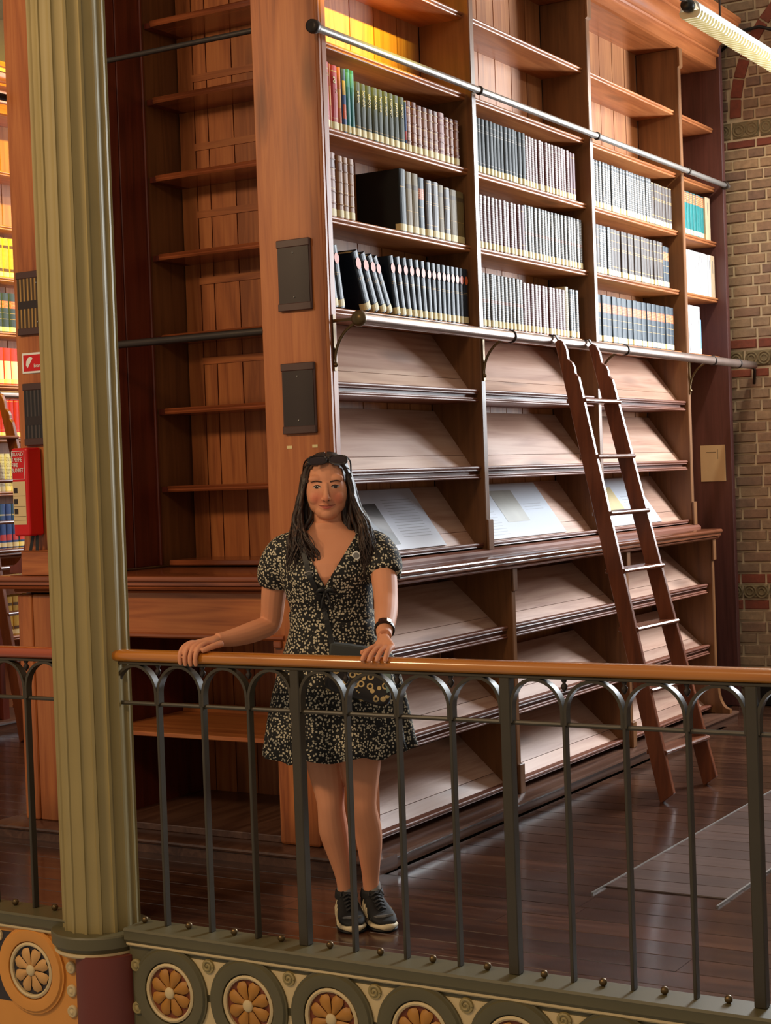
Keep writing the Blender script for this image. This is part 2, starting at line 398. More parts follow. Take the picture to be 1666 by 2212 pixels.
# windows (just outside the frame)
def pane_mat():
    t = NT('window_glass'); tr = t.node('ShaderNodeBsdfTransparent'); gl = t.node('ShaderNodeBsdfGlossy'); gl.inputs['Roughness'].default_value = 0.05
    mx = t.node('ShaderNodeMixShader'); mx.inputs[0].default_value = 0.08; t.lk(tr.outputs[0], mx.inputs[1]); t.lk(gl.outputs[0], mx.inputs[2]); t.lk(mx.outputs[0], t.n['Material Output'].inputs[0]); return t.mat
M['pane'] = pane_mat()
for n, q in (('window_1', WIN), ('window_2', LW)):
    f = MB(); x0, x1, z0, z1 = q
    f.box(x0, x0+.05, YW+.05, YW+.1, z0, z1).box(x1-.05, x1, YW+.05, YW+.1, z0, z1).box(x0, x1, YW+.05, YW+.1, z0, z0+.05).box(x0, x1, YW+.05, YW+.1, z1-.05, z1)
    win = struct(n, f, M['white'], 'tall daylight window in the brick end wall')
    MB().box((x0+x1)/2-.02, (x0+x1)/2+.02, YW+.055, YW+.095, z0+.05, z1-.05).build('mullion', M['white'], win)
    for k in range(1, 4): zz = z0+(z1-z0)*k/4; MB().box(x0+.05, x1-.05, YW+.06, YW+.09, zz-.012, zz+.012).build('glazing_bar', M['white'], win)
    for k in range(4):
        for s in range(2):
            xa = x0+.05 if s == 0 else (x0+x1)/2+.02; xb = (x0+x1)/2-.02 if s == 0 else x1-.05
            za = z0+(z1-z0)*k/4+.02; zb = z0+(z1-z0)*(k+1)/4-.02
            MB().box(xa, xb, YW+.072, YW+.076, za, zb).build('pane', M['pane'], win)
# skirting pipe at the foot of the brick wall
bb = MB().box(-3.62, -1.2, 10.50, 10.598, 0.0, 0.14); struct('baseboard_back', bb, M['black'], 'black skirting at the foot of the brick wall', bevel=0.01)

# ------------------------------------------------------------------ bookcase geometry
def bead(x, z, sx, h=0.014, depth=0.02, n=5):
    """half-round nosing profile points from bottom to top; sx=+1 east"""
    return [(x-sx*h/2+sx*(h/2)*math.cos(a), z+h/2+(h/2)*math.sin(a)) for a in [(-PI/2)+PI*i/n for i in range(n+1)]]
def shelf_prof(xf, xb, ztop, sx=1, th=0.03):
    p = bead(xf, ztop-th, sx, th*0.45)+bead(xf+sx*0.004, ztop-th*0.5, sx, th*0.5)
    return p+[(xb, ztop), (xb, ztop-th)]
YB = [(5.765, 7.025), (7.07, 8.39), (8.435, 9.765), (9.81, 10.45)]
FLAT = [3.772, 3.388, 3.033, 2.668, 2.29]
UP = [1.983, 1.617, 1.252]; LO = [0.857, 0.483, 0.112]
def long_side(case, base, xf, sx, bays, slants=True, slant_bays=(0, 1, 2), flats_all=False, rows_flat=FLAT):
    """one long face of the upper case (xf = plane of the divider fronts, sx = outward direction)"""
    X = lambda d: xf-sx*d      # depth d behind the front
    xb = X(0.275)
    for i, (a, b) in enumerate(bays):
        for z in rows_flat:
            MB().prism(shelf_prof(X(0.035), xb, z, sx), 'Y', a, b).build('shelf', M['oak_y'], case, smooth=0.7)
        # back planks
        n = max(2, round((b-a)/0.195)); wd = (b-a)/n
        for k in range(n):
            MB().box(xb, xb-sx*0.018, a+k*wd+0.004, a+(k+1)*wd-0.004, 1.2, 4.15).build('back_plank', M['back'], case)
        MB().box(xb-sx*0.018, xb-sx*0.024, a-0.02, b+0.02, 1.2, 4.15).build('back_board', M['black_gap'], case)
    ys = [bays[i][1] for i in range(len(bays)-1)]
    for i, y0 in enumerate(ys):
        y1 = bays[i+1][0]
        MB().box(xb, xf, y0, y1, 1.2, 4.15).build('divider', M['divider'], case, bevel=0.004)
        # shaped head of the divider under the cornice
        MB().prism([(xf-sx*.001, 4.15), (xf-sx*.001, 4.03), (xf+sx*0.012, 4.04), (xf+sx*0.012, 4.15)], 'Y', y0-0.004, y1+0.004).build('divider_head', M['divider'], case)
    if slants:
        for i in slant_bays:
            a, b = bays[i]
            for r, z in enumerate(UP):
                slant_row(case, xf, sx, a, b, z, 0.04, 0.225, 0.275, last=(r == 2))
def slant_row(parent, xf, sx, a, b, z, d0, run, rise, last=False):
    X = lambda d: xf-sx*d
    # lip moulding
    lip = [(X(d0-0.02), z-0.022)]+bead(X(d0-0.025), z-0.016, sx, 0.016)+[(X(d0+0.03), z-0.004), (X(d0+0.045), z-0.028)]
    MB().prism(lip, 'Y', a, b).build('lip', M['mould'], parent, smooth=0.8)
    if not last:
        MB().box(X(d0+0.005), X(d0+0.03), a, b, z-0.05, z-0.02).build('rail_board', M['mould'], parent)
        pr = bead(X(d0-0.022), z-0.060, sx, 0.010)+bead(X(d0-0.016), z-0.050, sx, 0.011)
        MB().prism(pr+[(X(run+d0+0.02), z-0.039), (X(run+d0+0.02), z-0.060)], 'Y', a, b).build('shelf', M['mould'], parent, smooth=0.8)
    # two slanted boards
    p0 = Vector((X(d0+0.022), z-0.010)); p1 = Vector((X(d0+run), z+rise)); t = (p1-p0); nn = Vector((t.y, -t.x)).normalized()*0.018
    if nn.y > 0: nn = -nn
    cut = 0.22
    for s0, s1 in ((0, cut), (cut+0.008, 1.0)):
        q0 = p0+t*s0; q1 = p0+t*s1
        MB().prism([tuple(q0), tuple(q1), tuple(q1+nn), tuple(q0+nn)], 'Y', a, b).build('slant_board', M['slant'], parent)
def cornice(case, x, sx, a, b, far_cap=True):
    pr = [(x-sx*0.28, 4.15), (x-sx*0.012, 4.15), (x+sx*0.004, 4.156), (x+sx*0.004, 4.222), (x+sx*0.022, 4.226), (x+sx*0.028, 4.236), (x+sx*0.022, 4.246), (x+sx*0.016, 4.248), (x+sx*0.016, 4.256)]
    for i in range(7):
        an = PI/2*i/6; pr.append((x+sx*(0.016+0.060*(1-math.cos(an))), 4.256+0.060*math.sin(an)))
    pr += [(x+sx*0.094, 4.316), (x+sx*0.094, 4.330), (x+sx*0.088, 4.334)]
    for i in range(7):
        an = PI/2*i/6; pr.append((x+sx*(0.088+0.075*math.sin(an)), 4.336+0.080*(1-math.cos(an))))
    pr += [(x+sx*0.178, 4.418), (x+sx*0.178, 4.45), (x-sx*0.28, 4.45)]
    return MB().prism(pr, 'Y', a, b).build('cornice', M['mould_c'], case, smooth=0.3)

# ---- bookcase A, upper case
caseA = thing('library_bookcase', 'tall double sided pine bookcase in the centre with open end niche and book rows', 'bookcase', (-4.53, 5.7, 1.2))
XE, XWt = -3.68, -5.38
long_side(caseA, None, XE, 1, YB)
cornice(caseA, XE, 1, 5.66, 10.45)
MB().box(XE-.275, XE, 5.725, 5.765, 1.2, 4.15).build('divider', M['oak_z'], caseA, bevel=0.004)
MB().box(XE-0.005, XE+0.012, 5.685, 5.70, 1.2, 4.45).build('corner_bead', M['oak_z'], caseA, bevel=0.004)
# end stiles, niche
MB().box(-4.0, XE, 5.685, 5.725, 1.2, 4.9).build('end_stile', M['oak_z'], caseA, bevel=0.005)
MB().box(XWt, -4.99, 5.685, 5.725, 1.2, 4.9).build('end_stile', M['oak_z'], caseA, bevel=0.005)
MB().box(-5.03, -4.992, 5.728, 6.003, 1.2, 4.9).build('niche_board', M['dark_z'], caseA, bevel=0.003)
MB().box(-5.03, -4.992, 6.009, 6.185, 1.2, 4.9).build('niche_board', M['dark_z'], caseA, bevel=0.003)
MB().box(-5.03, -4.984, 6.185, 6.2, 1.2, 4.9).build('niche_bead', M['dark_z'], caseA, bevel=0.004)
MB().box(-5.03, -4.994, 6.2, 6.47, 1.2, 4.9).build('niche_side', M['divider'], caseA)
MB().box(-4.0, -3.96, 5.728, 6.47, 1.2, 4.9).build('niche_side', M['divider'], caseA)
xx = -4.99
for k, x1 in enumerate((-4.895, -4.815, -4.665, -4.51, -4.34, -4.17, -4.0)):
    MB().box(xx+0.003, x1-0.003, 6.462, 6.48, 1.2, 4.9).build('back_plank', M['oak_z'], caseA); xx = x1
MB().box(-5.0, -3.99, 6.481, 6.487, 1.2, 4.9).build('back_board', M['black_gap'], caseA)
for z in (4.15, 3.765, 3.405, 3.040, 2.669, 2.289, 1.942, 1.575):
    pr = [(6.2+0.006, z-0.028), (6.2, z-0.02), (6.204, z-0.014), (6.198, z-0.006), (6.204, z), (6.46, z), (6.46, z-0.028)]
    MB().prism(pr, 'X', -4.94, -4.0).build('shelf', M['mould_x'], caseA)
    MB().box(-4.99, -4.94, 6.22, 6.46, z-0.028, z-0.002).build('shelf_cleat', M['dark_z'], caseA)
MB().box(-4.94, -4.0, 6.19, 6.46, 1.2, 1.225).build('niche_base', M['mould_x'], caseA, bevel=0.004)
for z in (3.52, 3.19, 2.866, 2.545, 2.16):
    MB().box(-4.90, -4.02, 6.456, 6.462, z-0.004, z+0.03).build('back_batten', M['oak_x'], caseA)
# base moulding of the upper case
MB().prism([(XE-.02, 1.19), (XE+.03, 1.19), (XE+.03, 1.203), (XE+.018, 1.215), (XE-.02, 1.222)], 'Y', 5.70, 9.83).build('base_moulding', M['mould'], caseA)
for y0, y1 in ((7.02, 7.075), (8.385, 8.44), (9.76, 9.815)):
    MB().box(XE, XE+.014, y0, y1, 1.215, 1.36).build('divider_foot', M['divider'], caseA, bevel=0.003)
# west face: first board, cornice and scroll foot towards the left alcove
MB().box(XWt, XWt+.275, 5.725, 5.765, 1.2, 4.15).build('divider', M['oak_z'], caseA)
sp = [(XWt+.01, 1.42), (XWt, 1.42)]+[(XWt-0.10+0.10*math.cos(a*PI/16), 1.36-0.13*math.sin(a*PI/16)) for a in range(9)]+[(XWt-.10, 1.2), (XWt+.01, 1.2)]
MB().prism(sp, 'Y', 5.69, 5.73).build('scroll_foot', M['dark_z'], caseA)
MB().box(XWt+.02, XWt+.04, 5.765, 10.45, 1.2, 4.15).build('west_back', M['back'], caseA)
for z in FLAT: MB().box(XWt+.0, XWt+.275, 5.765, 10.45, z-.03, z).build('west_shelf', M['oak_y'], caseA)
cornice(caseA, XWt, -1, 5.66, 10.45)
MB().box(XWt, XE, 5.69, 10.45, 4.45, 4.47).build('top_board', M['black_gap'], caseA)
# tall end panel against the brick wall
endp = MB().box(-4.3, -3.655, 10.45, 10.50, 0.0, 4.46).build('end_panel', M['purple'], None, bevel=0.004)
tag(endp, 'dark purple-brown wooden end panel between the bookcase and the brick wall', 'panel')

# ---- base cabinet A
baseA = thing('base_cabinet', 'pine base cabinet with slanted display shelves under the worktop', 'cabinet', (-4.53, 5.7, 0.06))
XB = -3.55
LB = [(5.76, 7.01), (7.05, 8.385), (8.425, 9.73)]
for i, (a, b) in enumerate(LB):
    for r, z in enumerate(LO):
        slant_row(baseA, XB, 1, a, b, z, 0.05, 0.27, 0.215, last=(r == 2))
    MB().box(-3.97, -3.95, a, b, 0.06, 1.13).build('back_board', M['back'], baseA)
for k, (y0, y1) in enumerate(((7.01, 7.05), (8.385, 8.425))):
    MB().box(-3.95, XB, y0, y1, 0.06, 1.13).build('divider', M['divider'], baseA, bevel=0.004)
    MB().box(XB, XB+.016, y0-.006, y1+.006, 0.06, 0.20).build('divider_foot', M['divider'], baseA, bevel=0.003)
    MB().box(XB, XB+.012, y0-.004, y1+.004, 1.02, 1.13).build('divider_head', M['divider'], baseA, bevel=0.003)
MB().box(-3.97, XB, 9.73, 9.77, 0.06, 1.13).build('end_side', M['divider'], baseA, bevel=0.004)
MB().box(XB, XB+.014, 9.725, 9.775, 1.0, 1.13).build('divider_head', M['divider'], baseA, bevel=0.003)
sp = [(XB-.01, .06), (XB+.085, .06), (XB+.085, .085)]+[(XB+.085-0.072*math.sin(a*PI/16), .085+0.13*(1-math.cos(a*PI/16))) for a in range(9)]+[(XB-.01, .215)]
MB().prism(sp, 'Y', 9.728, 9.772).build('scroll_foot', M['divider'], baseA)
# end of the base cabinet facing the railing
MB().box(-4.0, -3.80, 5.68, 5.74, 0.06, 1.13).build('end_post', M['oak_z'], baseA, bevel=0.012, seg=2)
MB().box(-3.80, XB, 5.69, 5.76, 0.06, 1.13).build('corner_post', M['oak_z'], baseA, bevel=0.006)
MB().box(-5.43, -5.345, 5.678, 5.74, 0.06, 1.10).build('edge_post', M['oak_z'], baseA, bevel=0.01, seg=2)
MB().box(-5.343, -4.98, 5.684, 5.74, 0.06, 1.10).build('end_post', M['oak_z'], baseA, bevel=0.006)
MB().box(-4.98, -4.0, 5.682, 5.712, 0.935, 1.115).build('apron', M['oak_x'], baseA, bevel=0.003)
MB().prism([(5.70, .915), (5.676, .915), (5.668, .922), (5.668, .932), (5.68, .938), (5.70, .938)], 'X', -4.98, -3.94).build('apron_bead', M['mould_x'], baseA)
MB().box(-3.99, -3.95, 5.664, 5.69, .885, .915).build('apron_drop', M['mould_x'], baseA, bevel=0.004)
MB().prism([(5.70, 1.112), (5.668, 1.112), (5.66, 1.12), (5.668, 1.13), (5.70, 1.132)], 'X', -5.43, -3.80).build('frieze_bead', M['mould_x'], baseA)
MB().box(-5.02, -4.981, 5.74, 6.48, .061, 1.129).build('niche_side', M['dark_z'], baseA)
MB().box(-4.0, -3.97, 5.74, 6.48, .06, 1.13).build('niche_side', M['divider'], baseA)
xx = -4.98
for x1 in (-4.9, -4.775, -4.65, -4.5, -4.33, -4.16, -4.0):
    MB().box(xx+.003, x1-.003, 6.44, 6.46, .09, 1.13).build('back_plank', M['oak_z'], baseA); xx = x1
MB().box(-5.0, -3.98, 6.461, 6.467, .06, 1.13).build('back_board', M['black_gap'], baseA)
MB().box(-4.98, -4.0, 5.70, 6.3, .476, .495).build('shelf', M['oak_x'], baseA, bevel=0.003)
MB().box(-4.98, -4.0, 6.3, 6.325, .476, .53).build('shelf_stop', M['oak_x'], baseA, bevel=0.003)
MB().box(-4.98, -4.0, 5.70, 6.44, .06, .09).build('bottom_board', M['step'], baseA, bevel=0.003)
MB().box(-5.43, -5.40, 5.74, 9.77, .06, 1.13).build('west_back', M['oak_z'], baseA)
# ---- worktop and plinth
wt = thing('worktop', 'dark polished moulded worktop running around the base cabinet', 'worktop', (-4.53, 5.6, 1.13))
def wt_prof(x, s):
    p = [(x-s*0.05, 1.13), (x-s*0.028, 1.13), (x-s*0.02, 1.138), (x-s*0.028, 1.148), (x-s*0.012, 1.150), (x-s*0.012, 1.162)]
    return p+[(x-s*0.013+s*0.013*math.cos(a), 1.177+0.013*math.sin(a)) for a in [-PI/2+PI*i/6 for i in range(7)]]
MB().prism(wt_prof(-3.50, 1)+[(-4.0, 1.19), (-4.0, 1.13)], 'Y', 5.82, 9.80).build('long_board', M['top'], wt, smooth=0.6)
MB().prism(wt_prof(-5.51, -1)+[(-4.98, 1.19), (-4.98, 1.13)], 'Y', 5.82, 9.80).build('long_board', M['top'], wt, smooth=0.6)
MB().prism(wt_prof(5.585, -1)+[(5.82, 1.19), (5.82, 1.13)], 'X', -5.51, -3.50).build('end_board', M['mould_x'], wt, smooth=0.6)
MB().box(-4.98, -4.0, 5.82, 6.46, 1.13, 1.19).build('niche_board', M['mould_x'], wt)
pl = thing('plinth_step', 'low dark wooden plinth step at the foot of the bookcase', 'plinth', (-4.53, 5.6, 0))
def pl_prof(x, s, xi): return [(xi, 0), (x-s*.012, 0), (x-s*.012, .036), (x-s*.004, .040), (x, .048), (x-s*.003, .056), (x-s*.012, .06), (xi, .06)]
MB().prism(pl_prof(-3.455, 1, -4.0), 'Y', 5.7205, 9.87).build('long_step', M['step'], pl, smooth=0.5)
MB().prism(pl_prof(-5.53, -1, -4.95), 'Y', 5.7205, 9.87).build('long_step', M['step'], pl, smooth=0.5)
MB().prism(pl_prof(5.545, -1, 5.72), 'X', -5.53, -3.455).build('end_step', M['step'], pl, smooth=0.5)
MB().box(-4.95, -4.0, 5.7205, 6.5, 0, .059).build('core', M['step'], pl)
blk = MB().box(-3.62, -3.555, 5.885, 5.95, 1.191, 1.225).build('wooden_block', M['cream'], bevel=0.004); tag(blk, 'small cream block lying on the worktop beside the person\'s shoulder', 'block')

# ---- bookcase C across the left alcove
caseC = thing('library_bookcase', 'yellow lit bookcase across the left alcove behind the ladder', 'bookcase', (-8.2, 8, 0.06))
XC = -8.05
CB = [(5.475, 6.735), (6.78, 8.10), (8.145, 9.475), (9.52, 10.45)]
CF = [3.772, 3.40, 3.045, 2.668, 2.31, 1.945, 1.575]
long_side(caseC, None, XC, 1, CB, slants=False, rows_flat=CF)
cornice(caseC, XC, 1, 5.66, 10.45)
for (a, b) in CB[:3]:
    MB().prism(shelf_prof(XC+.10, XC-.275, 0.60, 1), 'Y', a, b).build('shelf', M['oak_y'], caseC)
    MB().box(XC-.29, XC-.27, a, b, .06, 1.13).build('lower_back', M['back'], caseC)
for y0, y1 in ((6.735, 6.78), (8.10, 8.145), (9.475, 9.52)):
    MB().box(XC-.27, XC+.13, y0, y1, .06, 1.13).build('lower_divider', M['dark_z'], caseC, bevel=.004)
    MB().box(XC+.13, XC+.146, y0-.006, y1+.006, .06, .2).build('divider_foot', M['dark_z'], caseC)
MB().prism(wt_prof(XC+.18, 1)+[(XC-.3, 1.19), (XC-.3, 1.13)], 'Y', 5.6, 9.8).build('worktop_board', M['top'], caseC, smooth=.6)
MB().prism(pl_prof(XC+.22, 1, XC-.3), 'Y', 5.56, 9.87).build('plinth', M['step'], caseC)
MB().box(XC-.36, XC-.3, 5.7, 10.45, 0.06, 4.45).build('back_board', M['black_gap'], caseC)

# ------------------------------------------------------------------ rails
def knob(x, y, z, r, parent, mat, name='collar', w=0.02):
    MB().lathe([(r*0.6, -w/2), (r, -w/2+.003), (r*1.03, 0), (r, w/2-.003), (r*0.6, w/2)], (x, y, z), 16, 'Y').build(name, mat, parent, True)
XR, ZR = -3.525, 2.222
lr = thing('ladder_rail', 'thick worn steel ladder rail on curved brackets below the book rows', 'rail', (XR, 8.1, ZR))
MB().tube([(XR, 5.70, ZR), (XR, 8.0, ZR), (XR, 10.56, ZR)], 0.026, 16).build('tube', M['steel'], lr, 0.6)
MB().sphere((XR, 5.69, ZR), (0.034, 0.026, 0.034), 16, 10).build('end_ball', M['brass'], lr, True)
for y in (7.047, 8.412, 9.787, 10.25): knob(XR, y, ZR, 0.031, lr, M['gun'])
def bracket(parent, y, x0, x1, z, mat):
    pts = [(x0+(x1-x0)*(1-math.cos(a)), y, z-0.17+0.165*math.sin(a)) for a in [PI/2*i/10 for i in range(11)]]
    b = MB().tube(pts, 0.0065, 8); b.tube([(x0, y, z+.004), (x1, y, z+.004)], 0.007, 8); b.sphere((x0+.003, y, z-.175), .011, 8, 6)
    b.box(x0-.003, x0+.004, y-.009, y+.009, z-.2, z+.03); b.build('bracket', mat, parent, 0.6)
for y in (5.735, 7.047, 8.412, 9.787): bracket(lr, y, XE+.004, XR, ZR, M['brass'])
MB().tube([(XR, 10.5, ZR), (XR+.01, 10.55, ZR-.03), (XR-.005, 10.57, ZR-.12)], 0.01, 8).build('wall_hook', M['gun'], lr, True)
ur = thing('upper_rail', 'thin grey rail along the middle shelf edge above the book rows', 'rail', (-3.64, 8.1, 3.392))
MB().tube([(-3.64, 5.62, 3.392), (-3.64, 8, 3.392), (-3.64, 10.50, 3.392)], 0.0165, 12).build('tube', M['zinc'], ur, 0.6)
MB().lathe([(0.012, -.03), (0.026, -.028), (0.03, -.01), (0.026, .01), (0.017, .014)], (-3.64, 5.62, 3.392), 16, 'Y').build('end_knob', M['gun'], ur, True)
for y in (7.03, 8.40, 9.775): knob(-3.64, y, 3.392, 0.0215, ur, M['gun'], w=.022); MB().box(-3.68, -3.64, y-.006, y+.006, 3.386, 3.398).build('bracket', M['gun'], ur)
knob(-3.64, 10.44, 3.392, 0.028, ur, M['gun'])
for z, r, lab in ((2.207, .017, 'lower dark rod across the niche beside the column'), (3.455, .012, 'upper dark rod across the niche beside the column')):
    rd = MB().tube([(-4.995, 5.70, z), (-4.5, 5.70, z), (-3.995, 5.70, z)], r, 12).build('niche_rod', M['gun'], None, 0.6); tag(rd, lab, 'rod')
rw = thing('west_rail_end', 'short dark rail end on the left edge of the bookcase near the top', 'rail', (-5.40, 5.6, 3.392))
MB().tube([(-5.42, 5.62, 3.392), (-5.42, 7.5, 3.392), (-5.42, 10.4, 3.392)], 0.0165, 12).build('tube', M['gun'], rw, 0.6)
MB().lathe([(0.012, -.03), (0.026, -.028), (0.03, -.01), (0.026, .01), (0.017, .014)], (-5.42, 5.62, 3.392), 16, 'Y').build('end_knob', M['gun'], rw, True)
lc = thing('ladder_rail', 'steel ladder rail of the bookcase across the left alcove', 'rail', (-7.9, 8, ZR))
MB().tube([(-7.9, 5.7, ZR), (-7.9, 8, ZR), (-7.9, 10.5, ZR)], .026, 14).build('tube', M['steel'], lc, .6)
for y in (6.757, 8.122, 9.49): knob(-7.9, y, ZR, .034, lc, M['gun'])
for y in (6.757, 8.122, 9.49): bracket(lc, y, XC+.004, -7.9, ZR+.17, M['brass'])

# ------------------------------------------------------------------ ladders
def ladder(name, label, foot, top, rung_t, tilt_h=2.22):
    """foot/top: pairs of (x,y) for the two stiles"""
    t = thing(name, label, 'ladder', (foot[0][0], foot[0][1], 0))
    d = []
    for (fx, fy), (tx, ty) in zip(foot, top):
        a = Vector((fx, fy, 0)); b = Vector((tx, ty, tilt_h)); ax = (b-a).normalized(); L = (b-a).length
        side = Vector((0, 1, 0)); side = (side-ax*side.dot(ax)).normalized(); dep = side.cross(ax).normalized()
        if dep.x < 0: dep = -dep
        prof = [(-0.040, -0.0), (0.040, 0.035), (0.040, L-0.20), (0.026, L-0.175), (0.030, L-0.15), (0.024, L-0.12), (0.006, L-0.10), (0.010, L-0.05), (0.0, L-0.005), (-0.02, L+0.012), (-0.040, L+0.0)]
        vs = []
        for w_ in (-0.014, 0.014):
            for p, q in prof: vs.append(a+ax*q+dep*p+side*w_)
        n = len(prof); fs = [tuple(range(n)), tuple(range(n, 2*n))[::-1]]+[(i, i+n, (i+1) % n+n, (i+1) % n) for i in range(n)]
        MB().add(vs, fs).build('stile', M['ladder'], t, bevel=0.003)
        hp = [b+dep*-0.02+ax*-0.06, b+dep*-0.022+ax*0.0, b+dep*-0.03+ax*0.035, b+dep*-0.06+ax*0.045, b+dep*-0.088+ax*0.03, b+dep*-0.092+ax*0.0]
        MB().ribbon(hp, side*0.012, 0.003).build('hook', M['gun'], t)
        d.append((a, ax, L, dep, side))
    for s in rung_t:
        (a, ax, L, dep, _), (a2, ax2, L2, _, _) = d
        p = a+ax*L*s; q = a2+ax2*L2*s; e_ = (q-p).normalized()*0.010
        hv = Vector((1, 0, 0)); up = Vector((0, 0, 1)); vs = []
        for c_ in (p-e_, q+e_):
            for (h, v) in ((-0.052, -.011), (.048, -.011), (.056, 0), (.048, .011), (-0.052, .011)): vs.append(c_+hv*h+up*v)
        MB().add(vs, [(4,3,2,1,0), (5,6,7,8,9)]+[(i, (i+1) % 5, (i+1) % 5+5, i+5) for i in range(5)]).build('rung', M['top'], t, bevel=0.003)
    return t
ladder('library_ladder', 'wooden library ladder with flat rungs hooked on the steel rail of the central bookcase', [(-2.93, 7.345), (-2.895, 7.83)], [(-3.455, 7.475), (-3.455, 7.875)], [0.105, 0.235, 0.365, 0.49, 0.615, 0.74, 0.865])
ladder('library_ladder', 'wooden library ladder leaning in the left alcove at the photograph\'s left edge', [(-7.36, 7.72), (-7.36, 8.20)], [(-7.83, 7.80), (-7.83, 8.13)], [0.10, 0.23, 0.36, 0.49, 0.62, 0.74, 0.87])
# ------------------------------------------------------------------ gallery edge: fascia, column, railing
YR = 4.561
M['olive'] = plain('olive_paint', srgb(146, 128, 80), 0.55, var=0.12)
M['olive_dk'] = plain('dark_olive_paint', srgb(88, 80, 52), 0.5, var=0.12)
M['ochre'] = plain('orange_ochre_paint', srgb(206, 138, 58), 0.55, var=0.12)
M['rust'] = plain('rust_paint', srgb(118, 56, 24), 0.6, var=0.1)
M['petal'] = plain('ochre_petal', srgb(168, 112, 36), 0.55, var=0.2)
M['petal_p'] = plain('tan_petal', srgb(196, 146, 84), 0.55, var=0.15)
M['cream2'] = plain('pale_cream_paint', srgb(200, 176, 130), 0.6, var=0.1)
M['navy'] = plain('navy_paint', srgb(48, 40, 40), 0.6)
M['drum'] = plain('dark_red_paint', srgb(100, 40, 28), 0.6, var=0.1)
def fascia(label, x0, x1, centers, body, ring, disc, petal, tri):
    f = thing('gallery_fascia', label, 'fascia', ((x0+x1)/2, 4.5, -0.3))
    MB().box(x0, x1, 4.50, 4.62, -0.62, -0.02).build('panel', body, f)
    MB().prism([(4.49, -.036), (4.483, -.03), (4.483, -.022), (4.62, -.018), (4.62, -.04)], 'X', x0, x1).build('cream_moulding', M['cream2'], f)
    MB().prism([(4.48, -.02), (4.472, -.01), (4.472, .014), (4.468, .022), (4.472, .03), (4.60, .03), (4.60, -.02)], 'X', x0, x1).build('coping', M['olive_dk'], f, smooth=0.5)
    for cx in centers:
        c_ = (cx, 4.50, -0.182)
        r = MB().lathe([(.108, .004), (.108, -.014), (.118, -.018), (.148, -.018), (.153, -.010), (.160, -.010), (.160, .004)], c_, 40, 'Y').build('roundel', ring, f, 0.6)
        d = MB().lathe([(.0, -.002), (.092, -.002), (.092, .004)], c_, 32, 'Y').build('disc', disc, r)
        MB().lathe([(.090, .003), (.090, -.012), (.096, -.016), (.103, -.012), (.103, .003)], c_, 36, 'Y').build('cream_ring', M['cream2'], r, 0.8)
        for k in range(8):
            a = 2*PI*(k+.5)/8; n = 10; rows_ = []
            for rad, wd, yy in ((.016, .36, -.010), (.036, .35, -.013), (.058, .36, -.015), (.074, .30, -.012), (.083, .17, -.007)):
                rows_.append([(cx+rad*math.cos(a+wd*t_), 4.497+yy+.008*t_*t_, -0.182+rad*math.sin(a+wd*t_)) for t_ in (-1, -.55, 0, .55, 1)])
            MB().loft(rows_, cap=False, closed=False).build('petal', petal, r, True)
        MB().sphere((cx, 4.488, -0.182), (.021, .010, .021), 14, 8).build('boss', M['cream2'], r, True)
    xs = sorted(centers)
    for i, cx in enumerate(xs[:-1]):
        mx = (cx+xs[i+1])/2
        MB().prism([(mx-.085, -.052), (mx+.085, -.052), (mx+.012, -.17), (mx-.012, -.17)], 'Y', 4.498, 4.503).build('spandrel', tri, f)
        MB().prism([(mx-.085, -.312), (mx+.085, -.312), (mx+.012, -.195), (mx-.012, -.195)], 'Y', 4.498, 4.503).build('spandrel', tri, f)
        for zz in (-.07,):
            s = MB().tube([(mx+(.022-.0011*k)*math.cos(k*.55), 4.492, zz+(.022-.0011*k)*math.sin(k*.55)) for k in range(19)], .005, 6, up=(0, 1, 0)); s.lathe([(.0, -.006), (.024, -.006), (.026, 0.004)], (mx, 4.498, zz), 18, 'Y')
            s.build('scroll', M['cream2'] if body is not M['olive_dk'] else M['olive'], f, 0.7)
    return f
cR = [-3.653+0.334*i for i in range(11)]
fr = fascia('olive green gallery fascia with ochre flower roundels under the right railing', -3.835, 0.03, cR, M['olive_dk'], M['olive_dk'], M['rust'], M['petal'], M['cream2'])
for zz in (-.105, -.255):
    MB().lathe([(.0, -.012), (.008, -.012), (.012, -.006), (.016, -.012), (.022, -.008), (.024, .004)], (-3.805, 4.50, zz), 16, 'Y').build('scroll', M['olive'], fr, True)
fl = fascia('orange gallery fascia with a flower roundel left of the column', -5.4, -4.075, [-5.30, -4.968, -4.634, -4.30], M['ochre'], M['ochre'], M['navy'], M['petal_p'], M['navy'])
for zz in (-.075, -.15, -.235, -.31):
    MB().lathe([(.0, -.012), (.008, -.012), (.012, -.006), (.016, -.012), (.022, -.008), (.024, .004)], (-4.11, 4.50, zz), 16, 'Y').build('scroll', M['cream2'], fl, True)
def balls(parent, xs):
    for x in xs:
        b = MB().sphere((x, 4.556, .042), .0125, 10, 8); b.lathe([(.007, -.014), (.006, 0)], (x, 4.556, .043), 8); b.build('rivet_ball', M['brass'], parent, True)
